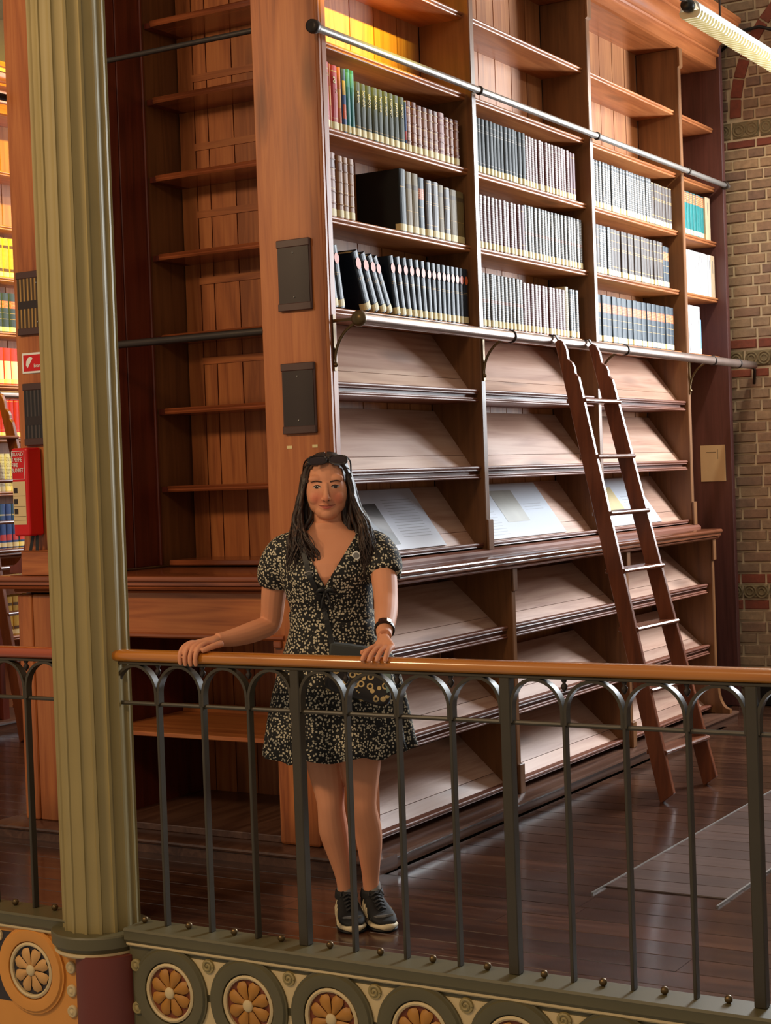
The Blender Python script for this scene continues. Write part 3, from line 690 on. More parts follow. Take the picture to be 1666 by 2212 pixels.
# column
col = thing('iron_column', 'olive painted fluted iron column standing in front of the railing', 'column', (-4.012, YR, -0.62))
def flute_ring(r, z):
    pts = []; N = 16
    for k in range(N):
        for s, dr in ((-.5, 0), (-.41, 0), (-.36, -.006), (-.2, -.0095), (0, -.011), (.2, -.0095), (.36, -.006), (.41, 0)):
            a = 2*PI*(k+s)/N+.1; pts.append((-4.012+(r+dr)*math.cos(a), YR+(r+dr)*math.sin(a), z))
    return pts
MB().loft([flute_ring(.139, z) for z in (0.0, .6, 1.4, 2.4, 3.4, 4.6)]).build('shaft', M['olive'], col, 0.6)
MB().lathe([(.10, -.062), (.166, -.062), (.17, -.052), (.172, -.046), (.180, -.044), (.182, -.006), (.178, 0.0), (.14, .002)], (-4.012, YR, 0), 48).build('base_ring', M['olive_dk'], col, 0.5)
MB().lathe([(.165, -.078), (.171, -.072), (.171, -.062), (.1, -.062)], (-4.012, YR, 0), 48).build('cream_ring', M['cream2'], col, 0.5)
MB().lathe([(.122, -.62), (.122, -.07)], (-3.945, YR-.04, 0), 32).build('lower_drum', M['drum'], col, 0.6)
# railings
def railing(label, x0, x1, bars, posts, hmat, cut0=True):
    t = thing('iron_railing', label, 'railing', ((x0+x1)/2, YR, 0.03))
    pr = []
    for i in range(16):
        a = 2*PI*i/16; pr.append((YR+.034*math.copysign(abs(math.cos(a))**.8, math.cos(a)), .981+.0215*math.copysign(abs(math.sin(a))**.8, math.sin(a))))
    MB().prism(pr, 'X', x0, x1).build('handrail', hmat, t, 0.7)
    MB().box(x0+.01, x1, YR-.018, YR+.018, .950, .9605).build('top_bar', M['iron'], t, bevel=.002)
    MB().tube([(x0+.015, YR, .812), (x1, YR, .812)], .0075, 8).build('mid_rail', M['iron'], t, .7)
    for x in bars:
        if x in posts:
            MB().box(x-.018, x+.018, YR-.018, YR+.018, .03, .952).build('post', M['iron'], t, bevel=.003)
        else:
            MB().box(x-.0055, x+.0055, YR-.0145, YR+.0145, .03, .858).build('bar', M['iron'], t, bevel=.002)
            p = MB().lathe([(.006, .952), (.009, .946), (.005, .938), (.011, .930), (.0095, .922), (.004, .914), (.0, .910)], (x, YR, 0), 10); p.build('pendant', M['gun'], t, True)
    xs = sorted(bars); xs = [xs[0]-.197]+xs
    for i in range(len(xs)-1):
        a, b = xs[i], xs[i+1]; m = (a+b)/2; r = (b-a)/2
        off0 = .013 if a in posts else 0; off1 = .013 if b in posts else 0
        pts = []
        for k in range(17):
            an = PI-PI*k/16; rr = r-.005-(off0 if k < 8 else off1)*abs(math.cos(an)); pts.append((m+rr*math.cos(an), YR, .850+(.097)*math.sin(an)))
        pts = [(pts[0][0], YR, .812)]+pts+[(pts[-1][0], YR, .812)]
        MB().ribbon(pts, (0, .0145, 0), .005).build('arch', M['iron'], t, .6)
    balls(t, [(xs[i]+xs[i+1])/2 for i in range(len(xs)-1)])
    return t
bars = [-3.708+.1956*i for i in range(20)]
railing('dark iron railing with arched bars and brown handrail right of the column', -3.905, 0.03, bars, {bars[3], bars[7], bars[11], bars[15], bars[19]}, M['handrail'])
barsL = [-4.33-.1956*i for i in range(5)]+[-4.134]
railing('short iron railing with reddish handrail left of the column', -5.4, -4.13, barsL, set(), M['handrail_red'])

# ------------------------------------------------------------------ plates, signs, notices on the end stiles
M['plate'] = plain('dark_plate', srgb(52, 40, 36), 0.35, 0.2, var=0.2)
M['plate_fr'] = plain('brown_plate_frame', srgb(74, 48, 42), 0.4)
YS = 5.685
def plate(label, x0, x1, z0, z1, photo=None):
    t = thing('wall_plate', label, 'plate', ((x0+x1)/2, YS, z0))
    MB().box(x0, x1, YS-.014, YS, z0, z1).build('backing', M['plate_fr'], t, bevel=.004)
    MB().box(x0, x1, YS-.020, YS-.013, z1-.032, z1).build('top_bar', M['plate_fr'], t, bevel=.003)
    MB().box(x0, x1, YS-.020, YS-.013, z0, z0+.032).build('bottom_bar', M['plate_fr'], t, bevel=.003)
    MB().box(x0+.008, x1-.006, YS-.017, YS-.013, z0+.032, z1-.032).build('face', photo or M['plate'], t)
    for zz in (z0+.055, z1-.055): MB().sphere(((x0+x1)/2, YS-.018, zz), .004, 8, 6).build('screw', M['zinc'], t, True)
    return t
plate('blank dark plate screwed to the pine end board, upper of two', -3.901, -3.737, 2.276, 2.568)
plate('blank dark plate screwed to the pine end board, lower of two', -3.901, -3.737, 1.771, 2.062)
def photo_mat(name, c0, c1, sx):
    t = NT(name); v = t.coords(False, (sx, 1, 3)); n = t.noise(v, 6, 2, .5, .6)
    wv = t.node('ShaderNodeTexWave', wave_type='BANDS', bands_direction='X'); t.lk(t.coords(False, (1, 1, .12), rnd=False), wv.inputs['Vector']); wv.inputs['Scale'].default_value = sx; wv.inputs['Distortion'].default_value = 3.0; wv.inputs['Detail'].default_value = 1
    c = t.ramp(wv.outputs['Fac'], [(.15, c0), (.75, c1), (.95, tuple(min(1, x*2.2) for x in c1[:3])+(1,))]); t.set(col=c, rough=.35); return t.mat
M['photo_a'] = photo_mat('shelf_photograph_print', srgb(60, 42, 20), srgb(122, 92, 48), 14)
M['photo_b'] = photo_mat('dark_photograph_print', srgb(30, 24, 22), srgb(52, 44, 40), 14)
p = plate('framed brown print of shelved books above the red sign', -5.350, -5.10, 2.286, 2.574, M['photo_a'])
MB().box(-5.342, -5.106, YS-.0185, YS-.016, 2.405, 2.44).build('dark_shelf_stripe', M['plate'], p)
p = plate('framed dark print between red sign and fire blanket box', -5.335, -5.085, 1.783, 2.066, M['photo_b'])
MB().box(-5.327, -5.09, YS-.0185, YS-.016, 1.875, 1.915).build('dark_shelf_stripe', M['plate'], p)
for x in (-3.881, -3.755):
    o = MB().box(x-.013, x+.013, YS-.002, YS, 1.712, 1.724).build('paper_tag', M['label']); tag(o, 'tiny cream paper tag on the end board, %s of the pair above the person\'s head' % ('left' if x < -3.8 else 'right'), 'tag')
sg = thing('wall_sign', 'red sign lettered Brandtæppe on the left end board', 'sign', (-5.21, YS, 2.115))
MB().box(-5.342, -5.075, YS-.006, YS, 2.112, 2.206).build('border', M['white'], sg, bevel=.002)
MB().box(-5.331, -5.083, YS-.0075, YS-.005, 2.122, 2.196).build('red_field', M['red'], sg)
text('lettering', 'Brandtæppe', .0235, M['white'], sg, (-5.268+5.21, -.0085, .030), (PI/2, 0, 0), 'LEFT', sx=.92)
fan = MB(); q = [(-5.312, 2.135)]+[(-5.312+.052*math.cos(a), 2.135+.05*math.sin(a)) for a in [math.radians(52+8*i) for i in range(8)]]
q = [(-5.306, 2.136), (-5.274, 2.180), (-5.283, 2.186), (-5.294, 2.186), (-5.304, 2.180), (-5.312, 2.168), (-5.315, 2.150)]
fan.prism(q, 'Y', YS-.0085, YS-.007).build('fan_symbol', M['white'], sg)
fb = thing('fire_blanket_box', 'red fire blanket box hanging on the left end board', 'box', (-5.28, YS-.1, 1.37))
MB().box(-5.345, -5.245, YS-.10, YS-.004, 1.372, 1.772).build('case', M['red'], fb, bevel=.012, seg=3)
MB().box(-5.338, -5.262, YS-.1015, YS-.099, 1.425, 1.62).build('instruction_sheet', M['paper'], fb)
for zz in (1.58, 1.53, 1.485): MB().box(-5.332, -5.31, YS-.1025, YS-.101, zz-.012, zz+.012).build('pictogram', M['plate'], fb)
for zz in (1.555, 1.507, 1.462, 1.445): MB().box(-5.336, -5.264, YS-.1022, YS-.101, zz-.0008, zz+.0008).build('ruled_line', M['plate'], fb)
for i, s in enumerate(('BRAND', 'TÆPPE', 'FIRE', 'BLANKET')):
    text('lettering', s, .026, M['white'], fb, (-5.338+5.28, -.0025, .372-.024*i), (PI/2, 0, 0), 'LEFT', sx=.8 if i < 3 else .62)
for a_ in ((-5.340, -5.338, 1.63, 1.758), (-5.264, -5.262, 1.63, 1.758), (-5.340, -5.262, 1.63, 1.632), (-5.340, -5.262, 1.756, 1.758)):
    MB().box(a_[0], a_[1], YS-.1015, YS-.0995, a_[2], a_[3]).build('frame_line', M['white'], fb)
for dx, L in ((-.012, .11), (.012, .07)):
    MB().ribbon([(-5.262+dx, YS-.05, 1.375), (-5.266+dx*1.6, YS-.055, 1.375-L*.5), (-5.27+dx*2.2, YS-.06, 1.375-L)], (.009, 0, 0), .001).build('strap', M['black'], fb)
bx = thing('pine_box', 'plain orange pine box under the fire blanket box', 'box', (-5.22, YS-.05, 1.19))
MB().box(-5.335, -5.10, YS-.07, YS-.002, 1.192, 1.30).build('body', M['oak_x'], bx, bevel=.003)
MB().box(-5.337, -5.098, YS-.072, YS-.001, 1.30, 1.306).build('lid', M['oak_x'], bx, bevel=.002)
nt = MB().box(-3.866, -3.697, 10.444, 10.449, 1.475, 1.712); n_ = nt.build('paper_notice', M['paper']); tag(n_, 'cream paper notice pinned to the dark end panel by the brick wall', 'notice')
MB().box(-3.826, -3.76, 10.4432, 10.445, 1.664, 1.667).build('text_line', M['plate'], n_)
MB().box(-3.748, -3.746, 10.4432, 10.445, 1.62, 1.685).build('text_line', M['plate'], n_)

# information boards on the lowest slanted row of the upper case
M['board'] = plain('pale_info_board', srgb(190, 192, 205), 0.3)
M['board2'] = plain('white_info_board', srgb(206, 212, 222), 0.25)
M['ink'] = plain('grey_print', srgb(150, 152, 160), 0.5)
M['pic1'] = photo_mat('grey_portrait_print', srgb(70, 66, 64), srgb(96, 90, 88), 2)
M['pic2'] = plain('pale_building_print', srgb(150, 146, 136), 0.5, var=0.3)
M['pic3'] = plain('sepia_portrait_print', srgb(190, 170, 120), 0.5, var=0.25)
def info(label, y0, y1, picmat, pic, figure, lines, mat, skew=0.0):
    z = UP[2]; d0, run, rise = .04, .225, .275
    p0 = Vector((XE-(d0+.022), 0, z-.010)); p1 = Vector((XE-(d0+run), 0, z+rise)); t = (p1-p0); L = t.length; t.normalize(); n = Vector((t.z, 0, -t.x)); n = n if n.x > 0 else -n
    th = thing('info_board', label, 'info board', (p0.x, (y0+y1)/2, z))
    def quad(name, a, b, s0, s1, off, m, thk=.004, parent=th):
        vs = []
        for o_ in (off, off+thk):
            for yy, s in ((a, s0), (b, s0), (b, s1), (a, s1)): q_ = p0+t*s+n*o_; vs.append((q_.x, yy, q_.z))
        return MB().add(vs, [(3,2,1,0), (4,5,6,7), (0,1,5,4), (1,2,6,5), (2,3,7,6), (3,0,4,7)]).build(name, m, parent)
    S = L*.97
    sh = quad('sheet', y0, y1, .012, S, .003, mat, .006)
    W_ = y1-y0
    pc = quad('picture', y0+W_*pic[0], y0+W_*pic[1], S*pic[2], S*pic[3], .0092, picmat, .0006)
    if figure:
        vs = []; c_ = y0+W_*(pic[0]+pic[1])/2
        for k in range(18):
            a = 2*PI*k/18; q_ = p0+t*(S*(.60+.09*math.sin(a)))+n*.0102; vs.append((q_.x, c_+.035*math.cos(a), q_.z))
        MB().add(vs, [tuple(range(18))[::-1]]).build('portrait_head', M['ink'], pc)
        vs = []
        for yy, s in ((-.03, .51), (.03, .51), (.075, .22), (-.06, .22)): q_ = p0+t*(S*s)+n*.0101; vs.append((q_.x, c_+yy, q_.z))
        MB().add(vs, [(0, 3, 2, 1)]).build('portrait_body', M['ink'], pc)
    for (a, b, s0, s1, k) in lines:
        for i in range(k):
            s = s0+(s1-s0)*i/max(1, k-1); quad('text_line', y0+W_*a, y0+W_*(b-random.uniform(0, .03)), S*s, S*s+.003, .0092, M['ink'], .0004)
    return th
info('grey information board with a standing portrait beside the person\'s hair', 5.93, 6.74, M['pic1'], (.14, .52, .12, .78), True, [(.60, .93, .22, .82, 14)], M['board'])
info('blue-white information board with a small building picture left of the ladder', 7.10, 8.06, M['pic2'], (.40, .66, .3, .88), False, [(.06, .34, .1, .5, 9), (.7, .92, .5, .6, 3)], M['board2'])
info('blue-white information board with a sepia portrait behind the ladder', 8.47, 9.42, M['pic3'], (.28, .56, .3, .82), False, [(.62, .9, .25, .6, 7)], M['board2'])

# ------------------------------------------------------------------ strip lamp and conduit
def strip_lamp(label, p, q, power, col_):
    P, Q = Vector(p), Vector(q); t = thing('strip_lamp', label, 'lamp', tuple((P+Q)/2)); ax = (Q-P).normalized(); L = (Q-P).length
    e = NT('lamp_tube'); e.set(col=(1, 1, 1, 1)); e.bsdf.inputs['Emission Color'].default_value = col_+(1,); e.bsdf.inputs['Emission Strength'].default_value = 1.3
    x, y0, y1, z = P.x, P.y, Q.y, P.z
    MB().prism([(x-.055, z-.005), (x-.05, z+.03), (x-.03, z+.05), (x+.03, z+.05), (x+.05, z+.03), (x+.055, z-.005), (x+.05, z-.003), (x+.03, z+.04), (x-.03, z+.04), (x-.05, z-.003)], 'Y', y0, y1).build('reflector', M['white'], t)
    MB().tube([(x, y0+.02, z+.012), (x, y1-.02, z+.012)], .013, 10).build('fluorescent_tube', e.mat, t, True)
    n = int(L/.042)
    for k in range(n+1):
        yy = y0+L*k/n; MB().prism([(x-.040, z-.040), (x+.040, z-.040), (x+.054, z-.024), (x+.058, z-.002), (x-.058, z-.002), (x-.054, z-.024)], 'Y', yy-.006, yy+.006).build('louvre_blade', M['louvre'], t)
    MB().lathe([(.01, -.035), (.03, -.03), (.036, 0), (.03, .03)], (x, y0-.03, z+.02), 14, 'Y').build('end_cap', M['black'], t, True)
    for yy in (y0+.25*L, y0+.8*L): MB().tube([(x, yy, z+.045), (x, yy, 5.6)], .006, 8).build('hanger', M['gun'], t)
    MB().box(x-.012, x+.012, y0-1.4, y0-.03, z+.03, z+.05).build('carrier_bar', M['zinc'], t)
    l = light('strip_lamp_light', 'AREA', (x, (y0+y1)/2, z-.05), power, col_, shape='RECTANGLE', size=.08, size_y=L); l.parent = t; l.location = Vector((0, 0, -.05))
    return t
M['louvre'] = plain('cream_louvre', srgb(226, 216, 176), 0.45)
strip_lamp('white louvred strip lamp hanging in the top right corner by the cornice', (-3.04, 8.27, 3.935), (-3.04, 10.1, 3.935), 20, (1.0, .90, .72))
strip_lamp('strip lamp high in the left alcove at the top left corner', (-7.2, 7.85, 4.11), (-7.2, 9.5, 4.11), 22, (1.0, .80, .40))
cp = MB().tube([(-3.70+.05*i, 10.57, 4.28+.12*math.sin(i*.26)-.010*i*i*.35) for i in range(1)]+[(-3.52, 10.57, 4.40), (-3.42, 10.565, 4.405), (-3.33, 10.56, 4.37), (-3.25, 10.56, 4.29), (-3.20, 10.56, 4.17), (-3.16, 10.57, 4.0)], .011, 8)
cp = cp.build('conduit', M['black'], None, True); tag(cp, 'black curved conduit on the brick wall behind the strip lamp', 'conduit')

# ------------------------------------------------------------------ books
def spine_mat(name, base, stops=None, rough=0.4, metal=0.0, fine=None, var=.12, coat=0.0):
    """stops: [(z0,z1,colour)] stripes across the spine in metres; fine=(z0,z1,colour,period)"""
    t = NT(name); tc = t.node('ShaderNodeTexCoord'); sx = t.node('ShaderNodeSeparateXYZ'); t.lk(tc.outputs['Object'], sx.inputs[0])
    v = t.coords(False); n = t.noise(v, 30, 3); oi = t.node('ShaderNodeObjectInfo')
    c = t.mix(t.math('MULTIPLY', n, 1.0), tuple(x*(1-var*2.2) for x in base[:3])+(1,), tuple(min(1, x*(1+var*2.2)) for x in base[:3])+(1,))
    def band(z0, z1):
        a = t.math('GREATER_THAN', sx.outputs[2], z0); b = t.math('LESS_THAN', sx.outputs[2], z1); f = t.math('GREATER_THAN', sx.outputs[0], -.004)
        return t.math('MULTIPLY', t.math('MULTIPLY', a, b), f)
    for z0, z1, cc in (stops or []): c = t.mix(band(z0, z1), c, cc)
    if fine:
        for (z0, z1, cc, per, duty) in fine:
            s = t.math('FRACT', t.math('DIVIDE', sx.outputs[2], per)); m_ = t.math('MULTIPLY', t.math('LESS_THAN', s, duty), band(z0, z1)); 
            nn = t.noise(t.coords(False, (1, 1, .3), rnd=True), 260, 1); m_ = t.math('MULTIPLY', m_, t.math('GREATER_THAN', nn, .44)); c = t.mix(m_, c, cc)
    t.set(col=c, rough=min(.7, rough+.14), metal=metal, coat=coat, coatr=.2, spec=.35); return t.mat
GOLD, SILV = srgb(190, 150, 76), srgb(164, 156, 146)
BK = {
 'slate': spine_mat('slate_cloth', srgb(58, 64, 68), [(.20, .203, SILV), (.21, .212, SILV), (.05, .052, SILV), (.235, .2365, SILV)], .45),
 'slate_s': spine_mat('slate_silver_cloth', srgb(60, 62, 66), [(.25, .254, SILV)], .32, fine=[(.03, .235, SILV, .012, .62)]),
 'maroon_s': spine_mat('maroon_silver_cloth', srgb(96, 42, 42), [(.252, .258, SILV), (.225, .228, SILV)], .32, fine=[(.03, .26, SILV, .011, .5)]),
 'maroon': spine_mat('maroon_cloth', srgb(86, 34, 36), [(.06, .063, GOLD), (.23, .233, GOLD)], .35),
 'dark_s': spine_mat('dark_silver_cloth', srgb(64, 58, 52), [(.12, .135, srgb(120, 62, 40))], .32, fine=[(.03, .26, SILV, .009, .5)]),
 'brownblk': spine_mat('brown_black_leather', srgb(74, 62, 56), [(.055, .058, GOLD), (.15, .1525, GOLD), (.16, .162, GOLD), (.2, .202, GOLD), (.245, .2475, GOLD)], .36),
 'navy_o': spine_mat('navy_orange_band', srgb(40, 52, 62), [(.165, .215, srgb(176, 84, 44)), (.13, .132, GOLD), (.09, .092, GOLD)], .38, fine=[(.17, .21, srgb(214, 150, 90), .009, .4)]),
 'navy_c': spine_mat('navy_circle_cloth', srgb(22, 30, 42), [(.14, .1415, GOLD), (.147, .1485, GOLD)], .34),
 'green': spine_mat('dark_green_cloth', srgb(66, 70, 54), [(.045, .047, GOLD)], .5),
 'leather': spine_mat('brown_leather', srgb(134, 76, 40), [(.205, .24, srgb(96, 44, 26)), (.07, .0725, GOLD), (.12, .1225, GOLD), (.17, .1725, GOLD), (.2, .2025, GOLD)], .35, var=.2),
 'leather_r': spine_mat('red_brown_leather', srgb(128, 58, 34), [(.06, .0625, GOLD), (.11, .1125, GOLD), (.19, .1925, GOLD)], .35, var=.2),
 'leather_p': spine_mat('pale_brown_leather', srgb(150, 104, 64), [(.06, .0625, GOLD), (.11, .1125, GOLD), (.2, .23, srgb(120, 72, 40))], .4, var=.2),
 'olivebk': spine_mat('olive_brown_cloth', srgb(116, 96, 56), [(.2, .22, srgb(84, 66, 40)), (.1, .102, GOLD)], .45),
 'blackbk': spine_mat('black_cloth', srgb(16, 18, 20), [(.2, .203, GOLD)], .4),
 'red': spine_mat('red_cloth', srgb(176, 34, 26), [(.05, .053, GOLD), (.245, .25, GOLD)], .4),
 'orange': spine_mat('orange_cloth', srgb(206, 108, 52), [(.1, .18, srgb(226, 160, 74))], .45),
 'multi': spine_mat('blue_yellow_cloth', srgb(70, 92, 140), [(.06, .12, srgb(206, 90, 50)), (.16, .22, srgb(222, 180, 80))], .45),
 'teal': spine_mat('teal_cloth', srgb(36, 112, 112), [(.2, .26, srgb(70, 140, 150))], .4),
 'teal_o': spine_mat('teal_orange_band', srgb(26, 116, 116), [(.20, .265, srgb(200, 96, 56))], .4, fine=[(.205, .26, srgb(224, 170, 120), .012, .4)]),
 'blue': spine_mat('blue_cloth', srgb(40, 70, 130), [(.05, .09, srgb(190, 60, 60)), (.22, .23, SILV)], .4),
 'bluewhite': spine_mat('blue_white_cloth', srgb(170, 180, 205), [(.1, .24, srgb(46, 72, 140))], .45),
 'white': spine_mat('white_file', srgb(222, 224, 226), [], .5, var=.03),
 'beige': spine_mat('beige_file', srgb(196, 168, 134), [], .6, var=.05),
 'lblue': spine_mat('light_blue_cloth', srgb(120, 160, 196), [], .5),
 'yellow': spine_mat('yellow_cloth', srgb(190, 150, 60), [(.2, .22, srgb(90, 60, 30)), (.04, .06, srgb(90, 60, 30))], .5),
 'cream': spine_mat('cream_patterned', srgb(206, 196, 168), [], .5, fine=[(.02, .25, srgb(120, 100, 80), .01, .4)]),
 'redw': spine_mat('red_white_cloth', srgb(190, 50, 44), [(.03, .16, srgb(226, 214, 196))], .45),
}
M['pages'] = plain('page_edges', srgb(226, 204, 140), .8, var=.1)
M['slit'] = plain('file_slit', srgb(120, 112, 108), .8)
WORDS = {'slate': 'slate grey volume', 'slate_s': 'slate volume with silver tooling', 'maroon_s': 'maroon volume with silver tooling', 'maroon': 'plain maroon volume', 'dark_s': 'dark volume with silver and rust bands', 'brownblk': 'brown-black volume with gold lines', 'navy_o': 'navy volume with orange title band', 'navy_c': 'navy volume with orange disc', 'green': 'dark green volume with pale title', 'leather': 'brown leather volume', 'leather_r': 'red-brown leather volume', 'leather_p': 'pale brown leather volume', 'olivebk': 'olive brown volume', 'blackbk': 'large black volume', 'red': 'red book', 'orange': 'orange book', 'multi': 'blue and yellow book', 'teal': 'teal book', 'teal_o': 'teal volume with orange title band', 'blue': 'blue volume', 'bluewhite': 'blue and white book', 'white': 'white magazine file', 'beige': 'beige magazine file', 'lblue': 'light blue thin book', 'yellow': 'yellow-brown volume', 'cream': 'cream patterned volume', 'redw': 'red and white volume'}
ORD = ['first', 'second', 'third', 'fourth', 'fifth', 'sixth', 'seventh', 'eighth', 'ninth', 'tenth', 'eleventh', 'twelfth', 'thirteenth', 'fourteenth', 'fifteenth', 'sixteenth', 'seventeenth', 'eighteenth', 'nineteenth', 'twentieth', 'twenty-first', 'twenty-second', 'twenty-third', 'twenty-fourth', 'twenty-fifth', 'twenty-sixth']
_bm = {}
def book_meshes(kind, w, h, d):
    key = (kind, round(w, 3), round(h, 3), round(d, 3))
    if key in _bm: return _bm[key]
    # cover: U of two boards and a rounded spine, local origin at the foot of the spine, depth towards -x
    n = 6; hw = w/2; outer = []; b = .003
    for i in range(n+1):
        a = -PI/2+PI*i/n; outer.append((-.008+.008*math.cos(a), hw*math.sin(a)))
    prof = [(-d, -hw)]+outer+[(-d, hw), (-d, hw-b), (-.012, hw-b), (-.012, -hw+b), (-d, -hw+b)]
    cv = MB().prism(prof, 'Z', 0, h)
    if kind.startswith('leather'):
        for zz in (.22, .4, .58, .76, .9): cv.tube([(-.009+.0095*math.cos(a), (hw+.0004)*math.sin(a), h*zz) for a in [-PI/2+PI*i/6 for i in range(7)]], .0026, 5)
    c_me = cv.mesh('cover'); c_me.materials.append(BK[kind])
    if kind in ('white', 'beige'):
        c_me = MB().box(-d, 0, -hw, hw, 0, h).mesh('cover'); c_me.materials.append(BK[kind])
        p_me = MB().box(-.004, .0008, -.003, .003, h*.58, h*.88).mesh('slit'); p_me.materials.append(M['slit'])
        _bm[key] = (c_me, [('slit', p_me)]); return _bm[key]
    p_me = MB().box(-d+.004, -.012, -hw+b, hw-b, .003, h-.004).mesh('pages'); p_me.materials.append(M['pages'])
    lab = MB(); pts = [(-.0075+.0084*math.cos(a)+.0004, (hw+.0004)*math.sin(a)) for a in [-PI/2+PI*i/n for i in range(n+1)]]
    z0, z1 = .006, .036
    vs = [(x, y, z0) for x, y in pts]+[(x, y, z1) for x, y in pts]; fs = [(i, i+1, i+2+n, i+1+n) for i in range(n)]
    vs += [(-.03, -hw-.0004, z0), (-.03, -hw-.0004, z1)]; k = len(vs); fs.append((k-2, 0, n+1, k-1))
    l_me = lab.add(vs, fs).mesh('spine_label'); l_me.materials.append(M['label'])
    kids = [('pages', p_me), ('spine_label', l_me)]
    if kind == 'navy_c':
        r = hw*.8; q = [(.0012, r*math.cos(2*PI*i/14), h-.055+r*1.25*math.sin(2*PI*i/14)) for i in range(14)]
        m_ = MB().add(q, [tuple(range(14))]).mesh('orange_disc'); m_.materials.append(M['odisc']); kids.append(('orange_disc', m_))
    _bm[key] = (c_me, kids); return _bm[key]
M['odisc'] = plain('orange_print', srgb(214, 96, 48), .5)
def book(kind, x, y, z, w, h, d, label, group, lean=0.0):
    c_me, kids = book_meshes(kind, w, h, d)
    o = bpy.data.objects.new('book' if kind not in ('white', 'beige') else 'magazine_file', c_me); COL.objects.link(o); o.location = (x, y, z+.0005); o.rotation_euler = (lean, 0, 0)
    tag(o, label, 'book' if kind not in ('white', 'beige') else 'file', group)
    for nme, m_ in kids:
        if nme == 'spine_label' and kind in NOLAB: continue
        k = bpy.data.objects.new(nme, m_); COL.objects.link(k); k.parent = o
    return o
NOLAB = {'yellowx'}
BAY = ['bay nearest the person', 'second bay', 'third bay above ladder', 'narrow last bay']
ROW = ['top book row', 'middle book row', 'bottom book row']
XS = -3.725
zA, zB_, zC_ = FLAT[2], FLAT[3], FLAT[4]
# bay 1
b1 = [('red', 1, .072, .275), ('orange', 1, .022, .272), ('red', 1, .052, .272), ('orange', 1, .028, .272), ('multi', 1, .03, .27), ('teal', 2, .034, .275), ('green', 9, .0465, .235), ('blue', 1, .02, .225), ('leather', 2, .046, .232), ('leather', 4, .050, .225), ('leather_r', 1, .062, .228), ('leather', 3, .044, .215)]
def seq_books(x, y, z, seq, bay, row, d=.2):
    cnt = {}; 
    for kind, n, w_, h in seq: cnt[kind] = cnt.get(kind, 0)+n
    idx = {}; out = []
    for kind, n, w_, h in seq:
        for i in range(n):
            k = idx.get(kind, 0); idx[kind] = k+1
            lab = '%s%s, %s, %s' % ((ORD[k]+' ') if cnt[kind] > 1 else '', WORDS[kind], row, bay)
            out.append(book(kind, x+random.uniform(-.005, .003), y+w_/2, z, w_-.0012, h, d, lab, 'books on the %s of %s' % (row, bay))); y += w_
    return out, y
o1, _ = seq_books(XS, 5.775, zA, b1, BAY[0], ROW[0])
RS = (PI/2, 0, PI/2); RV = (PI/2, PI/2, PI/2)
text('lettering', 'Fakta', .030, M['label'], o1[0], (.0012, 0, .225), RS, sx=.8)
text('lettering', 'a', .06, M['label'], o1[2], (.0012, -.006, .215), RS, sx=.8); text('lettering', '2', .026, M['label'], o1[2], (.0012, .008, .165), RS)
for o_, s in zip(o1[7:16], ('a-bok', 'bol-dek', 'dal-fyt', 'fæl-hia', 'het-kva', 'kve-mum', 'mun-pyr', 'pyt-sla', 'sle-tur')):
    text('title', s, .026, M['label'], o_, (.0012, 0, .17), RV, sx=.9)
o, y = seq_books(XS, 5.775, zB_, [('leather_p', 1, .05, .275), ('leather', 1, .06, .27), ('leather_p', 3, .046, .262)], BAY[0]+', left group', ROW[1])
o, y = seq_books(XS, 6.40, zB_, [('blackbk', 1, .058, .28), ('olivebk', 2, .058, .275), ('navy_o', 1, .058, .265), ('brownblk', 2, .060, .26), ('olivebk', 1, .058, .255), ('brownblk', 1, .058, .25), ('olivebk', 2, .072, .248)], BAY[0]+', right group', ROW[1], .24)
# leaning navy volumes on the bottom row of bay 1
lean = [(5.815, .050, -.17), (5.868, .048, -.19), (6.075, .052, -.38), (6.145, .05, -.42), (6.210, .048, -.45), (6.262, .046, -.48), (6.330, .045, -.20), (6.382, .045, -.175), (6.432, .045, -.15), (6.481, .045, -.125), (6.529, .045, -.10), (6.576, .045, -.08)]
nv = 0
def navy(yy, wd, ln, x=XS):
    global nv
    lab = '%s navy volume with orange disc from left, bottom row, bay nearest the person' % ORD[nv]; nv += 1
    # pivot on the corner it leans from
    o_ = book('navy_c', x, yy+wd/2, zC_+abs(math.sin(ln))*wd/2, wd-.0015, .262, .2, lab, 'leaning navy set on the bottom row', ln); return o_
# lean: tops fall to the left (-Y): positive rotation about X moves the top towards -Y
for yy, wd, ln in lean: navy(yy+.0, wd, -ln)
y = 6.624
for i in range(9):
    navy(y, .0425, .05*max(0, 1-i/3)); y += .0432
# bay 2
seq_books(XS, 7.08, zA, [('bluewhite', 1, .05, .27), ('slate', 14, .0395, .268), ('maroon_s', 14, .0385, .262), ('maroon', 2, .04, .256)], BAY[1], ROW[0])
seq_books(XS, 7.08, zB_, [('maroon_s', 13, .0405, .262), ('maroon', 1, .04, .262), ('dark_s', 18, .0400, .27)], BAY[1], ROW[1])
seq_books(XS, 7.08, zC_, [('dark_s', 13, .0405, .262), ('maroon_s', 12, .0425, .25), ('cream', 1, .045, .27), ('slate_s', 3, .040, .26)], BAY[1], ROW[2])
# bay 3
seq_books(XS, 8.445, zA, [('slate_s', 22, .0425, .265), ('brownblk', 7, .0485, .25)], BAY[2], ROW[0])
seq_books(XS, 8.445, zB_, [('brownblk', 3, .05, .272), ('slate_s', 3, .05, .272), ('brownblk', 16, .0495, .268), ('navy_o', 2, .052, .25)], BAY[2], ROW[1])
seq_books(XS, 8.445, zC_, [('navy_o', 17, .0735, .262)], BAY[2], ROW[2])
